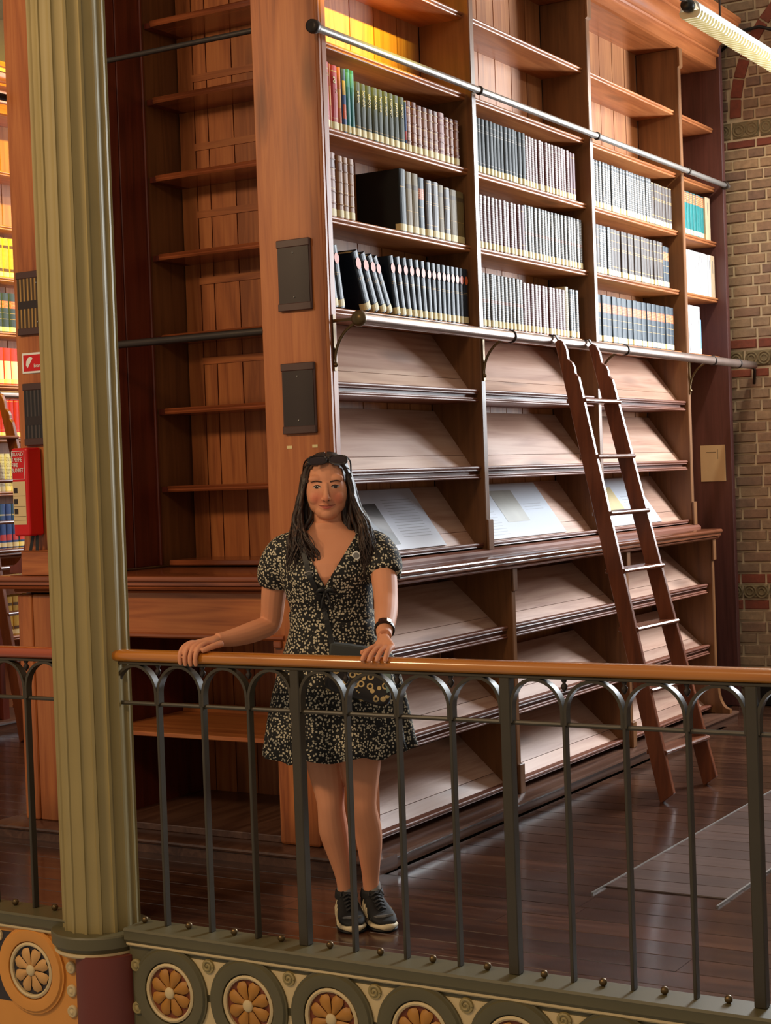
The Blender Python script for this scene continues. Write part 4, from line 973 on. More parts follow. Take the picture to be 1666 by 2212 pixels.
# bay 4
seq_books(XS, 9.82, zA, [('bluewhite', 1, .05, .24), ('teal_o', 8, .052, .27), ('beige', 1, .09, .275)], BAY[3], ROW[0])
seq_books(XS, 9.82, zB_, [('white', 11, .049, .27), ('beige', 1, .07, .27)], BAY[3], ROW[1])
seq_books(XS, 9.82, zC_, [('white', 5, .064, .30), ('lblue', 1, .03, .22)], BAY[3], ROW[2])
# left alcove
XCs = XC-.045
LA = 'left alcove case'
seq_books(XCs, 8.155, 3.045, [('yellow', 9, .062, .27)], LA, 'yellow lit row')
seq_books(XCs, 8.155, 2.668, [('navy_o', 9, .07, .27)], LA, 'navy row')
seq_books(XCs, 8.155, 2.31, [('redw', 9, .07, .25)], LA, 'row above the ladder rail')
seq_books(XCs, 8.155, 1.945, [('red', 12, .045, .26)], LA, 'row below the ladder rail')
seq_books(XCs, 8.155, 1.575, [('cream', 11, .05, .26)], LA, 'pale row')
seq_books(XCs, 8.155, 1.1905, [('blue', 9, .06, .30)], LA, 'blue row on the worktop')
seq_books(XCs+.08, 8.155, 0.60, [('yellow', 9, .062, .26)], LA, 'lowest row')
# ------------------------------------------------------------------ the woman at the railing
from mathutils.bvhtree import BVHTree
PO = Vector((-3.126, 4.957, 0.0))
M['skin'] = None
def skin_mat():
    t = NT('skin'); tc = t.node('ShaderNodeTexCoord'); n = t.noise(tc.outputs['Object'], 9, 3); 
    c = t.mix(n, srgb(202, 134, 98), srgb(216, 150, 114))
    def blob(cx, cy, cz, r, col, amt):
        global_ = t.node('ShaderNodeVectorMath', operation='DISTANCE'); t.lk(tc.outputs['Object'], global_.inputs[0]); global_.inputs[1].default_value = (cx, cy, cz)
        f = t.ramp(global_.outputs['Value'], [(r*.3, (amt,)*3+(1,)), (r, (0, 0, 0, 1))]); return f, col
    cc = c
    for (b_, col_) in (blob(-.128, -.09, 1.515, .035, srgb(196, 96, 72), .6), blob(-.046, -.09, 1.515, .035, srgb(196, 96, 72), .6), blob(-.088, -.115, 1.512, .018, srgb(200, 108, 80), .45)):
        cc = t.mix(b_, cc, col_)
    t.set(col=cc, rough=.58, spec=.32); t.bsdf.inputs['Subsurface Weight'].default_value = .12; t.bsdf.inputs['Subsurface Radius'].default_value = (.012, .005, .003); t.bsdf.inputs['Subsurface Scale'].default_value = .6
    return t.mat
M['skin'] = skin_mat()
woman = thing('person', 'person in a black floral dress resting both hands on the railing', 'person', tuple(PO), YAW)
wt_ = Matrix.Translation(PO) @ Matrix.Rotation(YAW, 4, 'Z')
def W2L(p): return wt_.inverted() @ Vector(p)
def crom(pts, n=8):
    out = []
    P = [pts[0]]+list(pts)+[pts[-1]]
    for i in range(1, len(P)-2):
        for k in range(n):
            u = k/n; r = []
            for d in range(len(P[0])):
                a, b, c_, e_ = P[i-1][d], P[i][d], P[i+1][d], P[i+2][d]
                r.append(.5*((2*b)+(-a+c_)*u+(2*a-5*b+4*c_-e_)*u*u+(-a+3*b-3*c_+e_)*u**3))
            out.append(tuple(r))
    out.append(tuple(pts[-1])); return out
def limb(mb, pts, seg=16, n=6, flat=1.0, up=(0, 1, 0)):
    q = crom(pts, n); mb.tube([p[:3] for p in q], [p[3] for p in q], seg, True, up, flat)
def ell(cx, cy, z, rx, ry, seg=36, fr=0.0, e_=1.0):
    out = []
    for k in range(seg):
        a = 2*PI*k/seg; ca, sa = math.cos(a), math.sin(a)
        x = math.copysign(abs(ca)**e_, ca)*rx; y = math.copysign(abs(sa)**e_, sa)*ry
        out.append((cx+x, cy+y-(fr*max(0, -sa)**2 if fr else 0), z))
    return out
TORSO = [  # z, cx, cy, rx, ry, front bulge
 (.74, -.072, .02, .168, .115, 0), (.84, -.072, .02, .180, .120, .0), (.92, -.074, .015, .176, .118, 0), (1.0, -.080, .008, .155, .104, .005), (1.08, -.084, .0, .138, .094, .008),
 (1.14, -.088, -.006, .139, .096, .012), (1.20, -.094, -.012, .150, .102, .030), (1.245, -.097, -.016, .157, .104, .040), (1.29, -.095, -.018, .160, .098, .028), (1.33, -.088, -.016, .165, .085, .008),
 (1.365, -.084, -.012, .150, .070, 0), (1.388, -.084, -.008, .112, .058, 0), (1.405, -.086, -.006, .075, .052, 0), (1.43, -.088, -.006, .052, .05, 0)]
def torso_rings(off=0.0, z0=None, z1=None):
    return [ell(cx, cy, z, rx+off, ry+off, 40, fr, .92) for (z, cx, cy, rx, ry, fr) in TORSO if (z0 is None or z >= z0) and (z1 is None or z <= z1)]
HX = -.088
body = MB()
body.loft(torso_rings())
limb(body, [(HX, .012, 1.36, .060), (HX, .006, 1.41, .053), (HX, .0, 1.45, .052), (HX, .006, 1.50, .054)])
# head
body.sphere((HX, .010, 1.572), (.073, .094, .095), 28, 20)
body.sphere((HX, -.028, 1.534), (.0715, .062, .090), 28, 20)
body.sphere((HX, -.022, 1.500), (.0655, .062, .052), 24, 16)
body.sphere((HX, -.045, 1.472), (.044, .042, .034), 20, 14)
body.sphere((HX, -.066, 1.461), (.026, .023, .021), 16, 12)
for s in (-1, 1):
    body.sphere((HX+s*.036, -.055, 1.517), (.028, .029, .028), 16, 12)
    body.sphere((HX+s*.032, -.066, 1.582), (.030, .016, .016), 14, 10)
    body.sphere((HX+s*.0115, -.099, 1.5115), (.0085, .010, .0075), 12, 8)
    body.sphere((HX+s*.072, .012, 1.545), (.008, .018, .030), 12, 10)
    body.sphere((HX+s*.032, -.0655, 1.5535), (.0165, .0165, .0140), 14, 10)
limb(body, [(HX, -.082, 1.566, .0085), (HX, -.094, 1.545, .0085), (HX, -.107, 1.522, .0105), (HX, -.110, 1.513, .0115), (HX, -.100, 1.508, .009)], 14)
body.sphere((HX, -.076, 1.486), (.028, .014, .014), 16, 10)
def mouth_arc(r, z0, y0, w_, sm, n=12): return [(HX+w_*(2*i/n-1), y0+.013*(2*i/n-1)**2, z0+sm*(2*i/n-1)**2, r*(1-.75*abs(2*i/n-1)**2)) for i in range(n+1)]
for r, z0, y0 in ((.0042, 1.4882, -.0893), (.0052, 1.4795, -.0885)):
    q = mouth_arc(r, z0, y0, .027, .005 if z0 < 1.485 else .002); body.tube([p[:3] for p in q], [p[3] for p in q], 10)
# arms
limb(body, [(-.205, -.005, 1.345, .052), (-.262, .02, 1.30, .052), (-.290, .055, 1.20, .0455), (-.305, .092, 1.10, .041), (-.318, .090, 1.066, .0385), (-.372, .045, 1.047, .0385), (-.425, .0, 1.036, .0335), (-.470, -.040, 1.032, .0265), (-.490, -.058, 1.033, .0245)])
limb(body, [(.030, -.01, 1.345, .050), (.080, -.035, 1.315, .052), (.100, -.10, 1.25, .047), (.106, -.185, 1.172, .042), (.106, -.225, 1.145, .041), (.104, -.29, 1.118, .039), (.100, -.36, 1.088, .033), (.097, -.405, 1.068, .0265), (.0965, -.43, 1.060, .0245)])
# legs
limb(body, [(-.145, .02, .84, .088), (-.140, .015, .70, .078), (-.130, .008, .57, .066), (-.118, -.004, .47, .053), (-.115, -.006, .42, .0485), (-.110, .018, .34, .0525), (-.100, .03, .28, .047), (-.084, .04, .19, .034), (-.077, .045, .13, .0285), (-.072, .05, .07, .03)], 18)
limb(body, [(-.010, .015, .84, .092), (-.008, .0, .70, .086), (-.006, -.012, .57, .074), (-.002, -.03, .47, .0535), (.0, -.034, .42, .0475), (.012, -.006, .34, .0495), (.016, .01, .28, .0455), (.016, .035, .19, .034), (.0155, .045, .135, .0295), (.018, .05, .07, .03)], 18)
# hands (built in the rail's frame: s along the rail to world +X, v towards the camera side, z up)
def rf(X, s, v, z): return tuple(W2L((X+s, YR-v, .981+z)))
def hand(X, wrist, thumb_dir, fingers, thumb, palm_pts):
    for f in fingers: limb(body, [rf(X, *p[:3])+(p[3],) for p in f], 10, 4)
    limb(body, [rf(X, *p[:3])+(p[3],) for p in thumb], 10, 4)
    mc = [f[0] for f in fingers]
    for m_ in mc:
        a = Vector(wrist); b = Vector(rf(X, *m_[:3]))
        body.tube([a, a.lerp(b, .5), b], [.017, .0145, .0115], 10)
    for i in range(len(mc)-1):
        a = Vector(wrist); b = (Vector(rf(X, *mc[i][:3]))+Vector(rf(X, *mc[i+1][:3])))/2
        body.tube([a, a.lerp(b, .5), b], [.016, .014, .0105], 10)
# her right hand wraps the rail; fingers side by side along it, index nearest the thumb
Xh = -3.505; wr = Vector((-.486, -.055, 1.034))
fr_ = []
for i, (s, L_) in enumerate(((.012, 1.0), (-.0105, 1.06), (-.033, 1.0), (-.054, .86))):
    fr_.append([(s, -.030, .046, .0112), (s-.004, -.002, .049, .0098), (s-.008, .030, .038, .0095), (s-.012, .0445, .016*1/L_, .0088), (s-.014, .0455, -.008*L_, .0082), (s-.015, .040, -.024*L_, .0072)])
hand(Xh, wr, 1, fr_, [(.045, -.045, .045, .0135), (.040, -.012, .041, .0115), (.030, .018, .034, .0105), (.020, .036, .028, .0085)], None)
Xh = -2.795; wr2 = Vector((.0965, -.436, 1.056))
fl_ = []
for i, (s, L_) in enumerate(((-.030, .95), (-.0075, 1.05), (.015, 1.0), (.0365, .85))):
    fl_.append([(s*.9, -.028, .050, .0112), (s*1.05, -.002, .047, .0098), (s*1.15, .022*L_, .037, .0095), (s*1.22, .039*L_, .024, .0088), (s*1.25, .049*L_, .010, .0078)])
hand(Xh, wr2, -1, fl_, [(-.028, -.055, .055, .013), (-.046, -.036, .042, .0118), (-.060, -.016, .034, .0105), (-.070, .0, .032, .0085)], None)

def evaluated(mb, name, mods):
    me = mb.mesh(name); o = bpy.data.objects.new(name, me); COL.objects.link(o)
    bm = bmesh.new(); bm.from_mesh(me); bmesh.ops.recalc_face_normals(bm, faces=bm.faces); bm.to_mesh(me); bm.free()
    for typ, kw in mods:
        m_ = o.modifiers.new(typ, typ)
        for k, v in kw.items(): setattr(m_, k, v)
    dg = bpy.context.evaluated_depsgraph_get(); out = bpy.data.meshes.new_from_object(o.evaluated_get(dg)); bpy.data.objects.remove(o); return out
bme = evaluated(body, 'body', [('REMESH', dict(mode='VOXEL', voxel_size=.0027)), ('SMOOTH', dict(factor=.5, iterations=5))])
bme.name = 'body'; bme.materials.clear(); bobj = link('body', bme, M['skin'], woman, True, local=True)
bvh = BVHTree.FromPolygons([v.co[:] for v in bme.vertices], [p.vertices[:] for p in bme.polygons])
def front_y(x, z, default=-.08):
    h = bvh.ray_cast(Vector((x, -1.0, z)), Vector((0, 1, 0)))
    return h[0].y if h[0] is not None else default
def patch(name, outline, off, mat, parent, dome=0.0, rings=4):
    """thin shape laid on the face: outline of (x,z) points, shrunk rings to the centre, pushed out by off plus a dome"""
    cx = sum(p[0] for p in outline)/len(outline); cz = sum(p[1] for p in outline)/len(outline); n = len(outline); vs = []; fs = []
    for r in range(rings):
        k = 1-r/rings
        for x, z in outline:
            X_, Z_ = cx+(x-cx)*k, cz+(z-cz)*k; vs.append((X_, front_y(X_, Z_)-off-dome*(1-k*k), Z_))
    vs.append((cx, front_y(cx, cz)-off-dome, cz))
    for r in range(rings-1):
        for i in range(n): fs.append((r*n+i, r*n+(i+1) % n, (r+1)*n+(i+1) % n, (r+1)*n+i))
    b = (rings-1)*n
    for i in range(n): fs.append((b+i, b+(i+1) % n, len(vs)-1))
    return MB().add(vs, fs).build(name, mat, parent, True, local=True)
M['eye_white'] = plain('eye_white', srgb(176, 158, 146), .3); M['iris'] = plain('brown_iris', srgb(42, 24, 14), .15); M['lash'] = plain('lash', srgb(36, 22, 16), .7)
M['brow'] = plain('eyebrow', srgb(64, 38, 26), .8); M['lip'] = plain('lips', srgb(186, 92, 76), .35)
EZ = 1.5535
for s in (-1, 1):
    ex = HX+s*.0325
    almond = []
    for i in range(24):
        a = 2*PI*i/24; x = math.cos(a); zz = math.sin(a); almond.append((ex+.0140*x, EZ+(.0062 if zz > 0 else .0046)*zz*(1-abs(x)**2.6*.5)+s*x*.0006))
    patch('eye', almond, .0010, M['eye_white'], woman, .0010)
    ir = [(ex+.0006*s+.0062*math.cos(2*PI*i/16), max(EZ-.0046, min(EZ+.0056, EZ+.0004+.0062*math.sin(2*PI*i/16)))) for i in range(16)]
    patch('iris', ir, .0024, M['iris'], woman, .0006)
    up_ = [(ex-.0152*s+.0304*s*i/10, EZ+.0062*math.sin(PI*(i/10)**.9)+.0003+(.0014 if i == 10 else 0)) for i in range(11)]
    lid = [(x, z+.0013) for x, z in up_[::-1]]
    patch('lash_line', up_+lid, .0022, M['lash'], woman, .0004)
    b0 = [(HX+s*(.0145+.038*i/10), 1.5738+.0030*math.sin(PI*.5*min(1, i/6.5))-(.0046*max(0, (i-6)/4)**1.5)) for i in range(11)]
    b1_ = [(x, z-(.0056-.0038*(i/10)**1.3)) for i, (x, z) in enumerate(b0)]
    patch('eyebrow', b0+b1_[::-1], .0014, M['brow'], woman, .0008, 3)
    nsx = HX+s*.0082
    patch('nostril', [(nsx+.0034*math.cos(2*PI*i/10), 1.5055+.0016*math.sin(2*PI*i/10)) for i in range(10)], .0006, M['lash'], woman)
ul = [(HX+.0305*(2*i/16-1), 1.4862+.0052*(2*i/16-1)**2+(.0062*(1-abs(2*i/16-1)**1.5)-(.0016 if i == 8 else 0))) for i in range(17)]
ml = [(HX+.0305*(2*i/16-1), 1.4862+.0052*(2*i/16-1)**2) for i in range(17)]
ll = [(HX+.0305*(2*i/16-1)*.93, 1.4862+.0052*(2*i/16-1)**2-.0085*(1-abs(2*i/16-1)**2.2)) for i in range(17)]
patch('upper_lip', ul+ml[::-1][1:-1], .0010, M['lip'], woman, .0012)
patch('lower_lip', ml+ll[::-1][1:-1], .0010, M['lip'], woman, .0018)
patch('mouth_line', [(x, z+.0006) for x, z in ml]+[(x, z-.0006) for x, z in ml[::-1]], .0026, M['rust'], woman)

# dress
def floral():
    t = NT('black_floral_cloth'); tc = t.node('ShaderNodeTexCoord'); vo = t.node('ShaderNodeTexVoronoi'); t.lk(tc.outputs['Object'], vo.inputs['Vector']); vo.inputs['Scale'].default_value = 104.0; vo.inputs['Randomness'].default_value = .85
    n = t.noise(tc.outputs['Object'], 260, 2); d = t.math('ADD', vo.outputs['Distance'], t.math('MULTIPLY', n, .26))
    dot = t.ramp(d, [(.50, (1, 1, 1, 1)), (.545, (0, 0, 0, 1))])
    ctr = t.ramp(d, [(.16, (1, 1, 1, 1)), (.2, (0, 0, 0, 1))])
    c = t.mix(dot, srgb(17, 15, 14), srgb(196, 184, 158)); c = t.mix(ctr, c, srgb(120, 96, 50))
    t.set(col=c, rough=.8); f = t.noise(tc.outputs['Object'], 14, 3); t.bump(f, .5, .012); return t.mat
M['floral'] = floral()
dr = MB(); dr.loft(torso_rings(.0085, 1.05, 1.395))
limb(dr, [(-.195, -.005, 1.350, .055), (-.245, .012, 1.325, .066), (-.275, .035, 1.270, .070), (-.288, .052, 1.222, .062), (-.291, .056, 1.208, .054)], 24)
limb(dr, [(.020, -.01, 1.350, .054), (.070, -.03, 1.330, .066), (.098, -.07, 1.285, .069), (.104, -.105, 1.250, .062), (.1045, -.118, 1.238, .053)], 24)
for s in (-1, 1): dr.sphere((-.097+s*.070, -.092, 1.245), (.062, .052, .058), 20, 14)
cut = MB().prism([(-.102, 1.213), (.006, 1.378), (.030, 1.46), (-.20, 1.46), (-.168, 1.350)], 'Y', -.5, .045)
cme = cut.mesh('cut'); co = bpy.data.objects.new('cut', cme); COL.objects.link(co)
bm = bmesh.new(); bm.from_mesh(cme); bmesh.ops.recalc_face_normals(bm, faces=bm.faces); bm.to_mesh(cme); bm.free()
dme = evaluated(dr, 'bodice', [('REMESH', dict(mode='VOXEL', voxel_size=.006)), ('SMOOTH', dict(factor=.5, iterations=6)), ('BOOLEAN', dict(operation='DIFFERENCE', object=co, solver='EXACT'))])
bpy.data.objects.remove(co); dme.materials.clear()
link('bodice', dme, M['floral'], woman, 0.9, local=True)
sk = MB(); rings = []
for i, (z, cx, cy, rx, ry) in enumerate(((1.10, -.086, -.004, .147, .112), (1.06, -.084, .0, .150, .115), (1.0, -.080, .006, .172, .128), (.92, -.073, .012, .205, .150), (.83, -.076, .014, .224, .165), (.74, -.079, .014, .238, .178), (.66, -.080, .012, .248, .188), (.612, -.081, .01, .254, .193))):
    ring = []; amp = .0+.018*max(0, (1.05-z)/.44)
    for k in range(96):
        a = 2*PI*k/96; m_ = 1+amp/.2*(math.sin(9*a+.6)+.5*math.sin(14*a+2)+.4*math.sin(5*a)); ring.append((cx+rx*m_*math.cos(a), cy+ry*m_*math.sin(a), z+(.010*math.sin(9*a+.6)+.008*math.cos(a-.3) if z < .62 else 0)))
    rings.append(ring)
sk.loft(rings, cap=False); so = sk.build('skirt', M['floral'], woman, True, local=True); sm_ = so.modifiers.new('thickness', 'SOLIDIFY'); sm_.thickness = .003
wb = MB().loft([ell(-.0865, -.005, z, .150+.002*k, .1145+.002*k, 48) for k, z in ((0, 1.085), (1, 1.092), (1, 1.108), (0, 1.116))], cap=False).build('waist_seam', M['floral'], woman, True, local=True)
dbvh = BVHTree.FromPolygons([v.co[:] for v in dme.vertices], [p.vertices[:] for p in dme.polygons])
def dress_y(x, z):
    h = dbvh.ray_cast(Vector((x, -1, z)), Vector((0, 1, 0))); return h[0].y if h[0] is not None else -.12
kx, kz = -.100, 1.195; ky = dress_y(kx-.02, kz)
bw = MB()
for s in (-1, 1): limb(bw, [(kx, ky-.006, kz, .006), (kx+s*.016, ky-.012, kz+.008, .009), (kx+s*.03, ky-.006, kz-.004, .006), (kx+s*.012, ky-.008, kz-.01, .004)], 8, 4); limb(bw, [(kx, ky-.006, kz, .005), (kx+s*.012, ky-.008, kz-.03, .004), (kx+s*.016, ky-.004, kz-.06, .003)], 8, 4)
bw.sphere((kx, ky-.008, kz), (.009, .007, .008), 10, 8); bw.build('bow', M['black'], woman, True, local=True)

# hair
def hair_mat():
    t = NT('dark_brown_hair'); v = t.coords(False, (60, 60, 3), rnd=False); n = t.noise(v, 2.0, 3); c = t.ramp(n, [(.3, srgb(26, 17, 13)), (.55, srgb(52, 34, 25)), (.8, srgb(104, 74, 54))]); t.set(col=c, rough=.5, spec=.4); t.bump(n, .4, .003); return t.mat
M['hair'] = hair_mat(); rnd = random.Random(5)
hb = MB(); C0 = Vector((HX, .012, 1.570)); RX, RY, RZ = .0795, .101, .102
seg, rg = 40, 26
grid = []
for i in range(rg+1):
    ph = PI*i/rg
    for k in range(seg):
        a = 2*PI*k/seg; grid.append((C0.x+RX*math.sin(ph)*math.cos(a), C0.y+RY*math.sin(ph)*math.sin(a), C0.z+RZ*math.cos(ph)))
fs = []
for i in range(rg):
    for k in range(seg):
        q = [i*seg+k, i*seg+(k+1) % seg, (i+1)*seg+(k+1) % seg, (i+1)*seg+k]; c_ = sum((Vector(grid[j]) for j in q), Vector())/4
        ad = abs(c_.x-HX); hl = 1.642-9*ad*ad-4*max(0, ad-.060)
        if c_.y < .0 and c_.z < hl: continue
        if c_.z < 1.50: continue
        fs.append(tuple(q))
hb.add(grid, fs)
def on_cap(dx, yy, lift=1.0):
    """point on the hair shell at x-offset dx and depth yy"""
    u = 1-(dx/RX)**2-((yy-C0.y)/RY)**2
    return (HX+dx*lift, C0.y+(yy-C0.y)*lift, C0.z+RZ*math.sqrt(max(0.0, u))*lift)
def lock(s, y0, end, r0, wav, ph, front):
    """one lock: s side, y0 depth of its root on the parting, end = (dx, y, z) of the tip"""
    p = [on_cap(s*.004, y0, 1.02)]
    yy = y0+(.010 if front else .004)
    for dx in (.026, .050, .068):
        y_ = y0+.55*dx if front else yy
        p.append(on_cap(s*dx, y_ if u_ok(dx, y_) else y_*.7+.006, 1.03))
    x0 = .086 if not front else .0825
    p += [(HX+s*(x0+rnd.uniform(-.003, .006)), yy+.012 if not front else -.022+rnd.uniform(-.006, .008), 1.560), (HX+s*(x0+.014+rnd.uniform(-.006, .010)), yy*.6 if not front else -.035+rnd.uniform(-.01, .01), 1.49)]
    ex_, ey_, ez_ = end
    mx = (.108 if s < 0 else .128)+rnd.uniform(-.020, .016)
    p += [(HX+s*mx, (yy*.6)*.4+ey_*.5, 1.43), (HX+s*(mx*.45+ex_*.55+wav*math.sin(ph)), ey_*.9, 1.43-(1.43-ez_)*.40), (HX+s*(ex_*.95+wav*math.sin(ph+1.8)), ey_, 1.43-(1.43-ez_)*.72), (HX+s*(ex_+wav*math.sin(ph+3.4)), ey_, ez_)]
    q = crom(p, 5); n = len(q); rad = [r0*(.55+.45*min(1, i/(n*.3)))*(1 if i < n*.62 else max(.06, 1-((i-n*.62)/(n*.38))**.8)) for i in range(n)]
    hb.tube(q, rad, 6, True, (0, 1, 0), rnd.uniform(.5, .8))
def u_ok(dx, yy): return (dx/RX)**2+((yy-C0.y)/RY)**2 < .96
for s in (-1, 1):
    for k in range(90):
        y0 = -.058+.15*rnd.random(); front = y0 < -.020
        sh = rnd.random()
        ey = -.115+rnd.uniform(-.02, .03) if sh < .72 else .02+rnd.uniform(-.03, .06)
        if s < 0: e_ = (rnd.uniform(.030, .150), ey, rnd.uniform(1.235, 1.30) if sh < .72 else rnd.uniform(1.30, 1.36))
        else: e_ = (rnd.uniform(.08, .135), ey, rnd.uniform(1.225, 1.30) if sh < .72 else rnd.uniform(1.30, 1.36))
        if s > 0: e_ = (rnd.uniform(.122, .158), e_[1], e_[2])
        if s < 0 and e_[0] < .06 and e_[2] < 1.25: e_ = (.07, e_[1], e_[2])
        lock(s, y0, e_, rnd.uniform(.005, .0095), rnd.uniform(.004, .016), rnd.uniform(0, 6.28), front)
    for k in range(110):
        y0 = -.058+.15*rnd.random(); lock(s, y0, (rnd.uniform(.045, .15) if s < 0 else rnd.uniform(.12, .165), -.118+rnd.uniform(-.02, .04), rnd.uniform(1.20, 1.32)), rnd.uniform(.0016, .003), rnd.uniform(.006, .02), rnd.uniform(0, 6.28), y0 < -.020)
for k in range(30):   # back of the hair
    a = rnd.uniform(.15*PI, .85*PI); x_, y_ = math.cos(a), math.sin(a)
    q = crom([(HX+.03*x_, C0.y+.04*y_, 1.668), (HX+.078*x_, C0.y+.1*y_, 1.58), (HX+.085*x_, C0.y+.105*y_, 1.48), (HX+.1*x_, C0.y+.1*y_, 1.38), (HX+.1*x_, C0.y+.1*y_, 1.27)], 5); hb.tube(q, [.012]*(len(q)-4)+[.009, .006, .004, .002], 6)
for s in (-1, 1):   # hair behind the face and neck
    for k in range(34):
        yb = rnd.uniform(-.012, .06); xw = rnd.uniform(.066, .092)
        q = crom([(HX+s*xw*.9, yb, 1.60), (HX+s*(xw+.002), yb, 1.53), (HX+s*(xw+rnd.uniform(-.022, .012)), yb-.01, 1.46), (HX+s*(xw+rnd.uniform(-.020, .028)), yb-.02, 1.40), (HX+s*(xw+rnd.uniform(0, .04)), yb-.05, 1.34)], 5)
        hb.tube(q, [.009]*(len(q)-4)+[.008, .006, .004, .002], 6)
hb.build('hair', M['hair'], woman, True, local=True)

# shoes and socks
M['shoe'] = plain('black_mesh_shoe', srgb(17, 16, 16), .75, var=.3); M['sole'] = plain('cream_sole', srgb(214, 196, 160), .6); M['outsole'] = plain('black_outsole', srgb(16, 15, 15), .7); M['sock'] = plain('grey_sock', srgb(128, 122, 116), .9); M['lace'] = plain('dark_lace', srgb(44, 42, 42), .8); M['greyband'] = plain('grey_overlay', srgb(120, 118, 116), .5)
def shoe(ax, ay, ang):
    """ankle position and heading (0 = straight at the camera)"""
    R = Matrix.Rotation(ang, 4, 'Z'); T = lambda x, y, z: tuple(Vector((ax, ay, 0))+R @ Vector((x, y, z)))
    def ring(y, hw, z0, z1, n=18, e_=.75):
        out = []
        for k in range(n):
            a = 2*PI*k/n; c_, s_ = math.cos(a), math.sin(a); out.append(T(hw*math.copysign(abs(c_)**e_, c_), y, (z0+z1)/2+(z1-z0)/2*math.copysign(abs(s_)**e_, s_)))
        return out
    prof = [(.062, .018, .03, .085), (.055, .030, .022, .098), (.03, .036, .02, .102), (.0, .038, .02, .100), (-.03, .040, .02, .094), (-.06, .043, .02, .082), (-.095, .047, .02, .066), (-.125, .047, .02, .056), (-.15, .042, .022, .048), (-.168, .030, .024, .040), (-.176, .014, .026, .034)]
    up_ = MB().loft([ring(*p) for p in prof]).build('shoe', M['shoe'], woman, True, local=True)
    so = MB().loft([ring(y, hw+.004, .008, .024+(.008 if y > .03 else 0)+(.005 if y < -.13 else 0)) for y, hw, _, _ in [(.072, .016, 0, 0)]+prof[1:-1]+[(-.186, .014, 0, 0)]]).build('midsole', M['sole'], up_, True, local=True)
    MB().loft([ring(y, hw+.003, .0, .012) for y, hw, _, _ in [(.068, .016, 0, 0)]+prof[1:-1]+[(-.178, .014, 0, 0)]]).build('outsole', M['outsole'], up_, True, local=True)
    MB().loft([[T((hw)*math.cos(2*PI*k/20), .008+hd*math.sin(2*PI*k/20), z) for k in range(20)] for z, hw, hd in ((.075, .036, .044), (.10, .034, .042), (.125, .0315, .036), (.135, .030, .033))]).build('sock', M['sock'], up_, True, local=True)
    MB().loft([[T((hw)*math.cos(2*PI*k/24), .008+hd*math.sin(2*PI*k/24), z) for k in range(24)] for z, hw, hd in ((.085, .042, .050), (.100, .0405, .049), (.112, .038, .045), (.112, .033, .040), (.09, .033, .040))], cap=False).build('collar', M['shoe'], up_, True, local=True)
    MB().box(-.010, .010, -.03, -.02, .11, .135)
    lc_ = MB()
    for i in range(5):
        y = -.032-.017*i; z = .103-.0085*i; w_ = .020-.001*i
        lc_.tube([T(-w_, y, z-.004), T(0, y-.008, z+.004), T(w_, y-.014, z-.004)], .0028, 6); lc_.tube([T(w_, y, z-.004), T(0, y-.008, z+.005), T(-w_, y-.014, z-.004)], .0028, 6)
    lc_.tube([T(-.004, -.022, .112), T(-.022, -.03, .112), T(-.028, -.045, .098)], .0025, 6); lc_.tube([T(.004, -.022, .112), T(.022, -.03, .112), T(.028, -.045, .098)], .0025, 6)
    lc_.build('laces', M['lace'], up_, True, local=True)
    MB().loft([[T(x*.017, y, z+.003-.006*abs(x)**2) for x in (-1, -.5, 0, .5, 1)] for y, z in ((-.012, .118), (-.03, .104), (-.07, .082), (-.1, .070))], cap=False, closed=False).build('tongue', M['shoe'], up_, True, local=True)
    for s in (-1, 1):
        for i in range(3):
            y = -.030-.025*i; q = [T(s*(.0450+.0010*i), y, .034), T(s*(.0440+.0006*i), y+.012, .056), T(s*(.034), y+.024, .080-.006*i)]
            MB().ribbon(q, (Vector(T(0, .0046, 0))-Vector(T(0, 0, 0))), .0024).build('stripe', M['sole'], up_, local=True)
    MB().ribbon([T(-.0455, -.118, .038), T(-.030, -.142, .050), T(0, -.152, .0525), T(.030, -.142, .050), T(.0455, -.118, .038)], (0, 0, .004), .002).build('toe_band', M['greyband'], up_, local=True)
shoe(-.073, .048, .16); shoe(.020, .048, .30)

# things she wears or carries, each on its own
def child_of_pose(name, label, cat): return thing(name, label, cat, tuple(PO), YAW)
sg_ = child_of_pose('sunglasses', 'dark sunglasses pushed up on the person\'s hair', 'sunglasses')
M['lens'] = plain('brown_lens', srgb(40, 26, 26), .08); M['frame'] = plain('tortoise_frame', srgb(30, 20, 18), .2)
def sgp(u, v): # u across, v along the tilted lens plane (v up/back)
    return (HX+.009+u, -.080+v*.52+.004-.9*u*u*4, 1.644+v*.70-1.0*u*u*.6)
for s in (-1, 1):
    o_ = []
    for i in range(24):
        a = 2*PI*i/24; c_, s_ = math.cos(a), math.sin(a); o_.append((s*.0365+.0305*math.copysign(abs(c_)**.6, c_), .006+.0205*math.copysign(abs(s_)**.6, s_)))
    v0 = [sgp(*p) for p in o_]; n_ = len(v0); ce = Vector(sgp(s*.0365, .006)); ce.y -= .004
    MB().add(v0+[tuple(ce)], [(i, (i+1) % n_, n_) for i in range(n_)]).build('lens', M['lens'], sg_, True, local=True)
    MB().tube([*v0, v0[0]], .0032, 8, False).build('rim', M['frame'], sg_, True, local=True)
    MB().tube(crom([sgp(s*.0665, .020), (HX+.006+s*.080, -.04, 1.640), (HX+.003+s*.084, .0, 1.615), (HX+s*.084, .03, 1.585)], 5), .0030, 8).build('temple', M['frame'], sg_, True, local=True)
MB().tube(crom([sgp(-.008, .014), sgp(0, .018), sgp(.008, .014)], 4), .003, 8).build('bridge', M['frame'], sg_, True, local=True)
wa = child_of_pose('wristwatch', 'black fitness band on the person\'s wrist over the railing', 'watch')
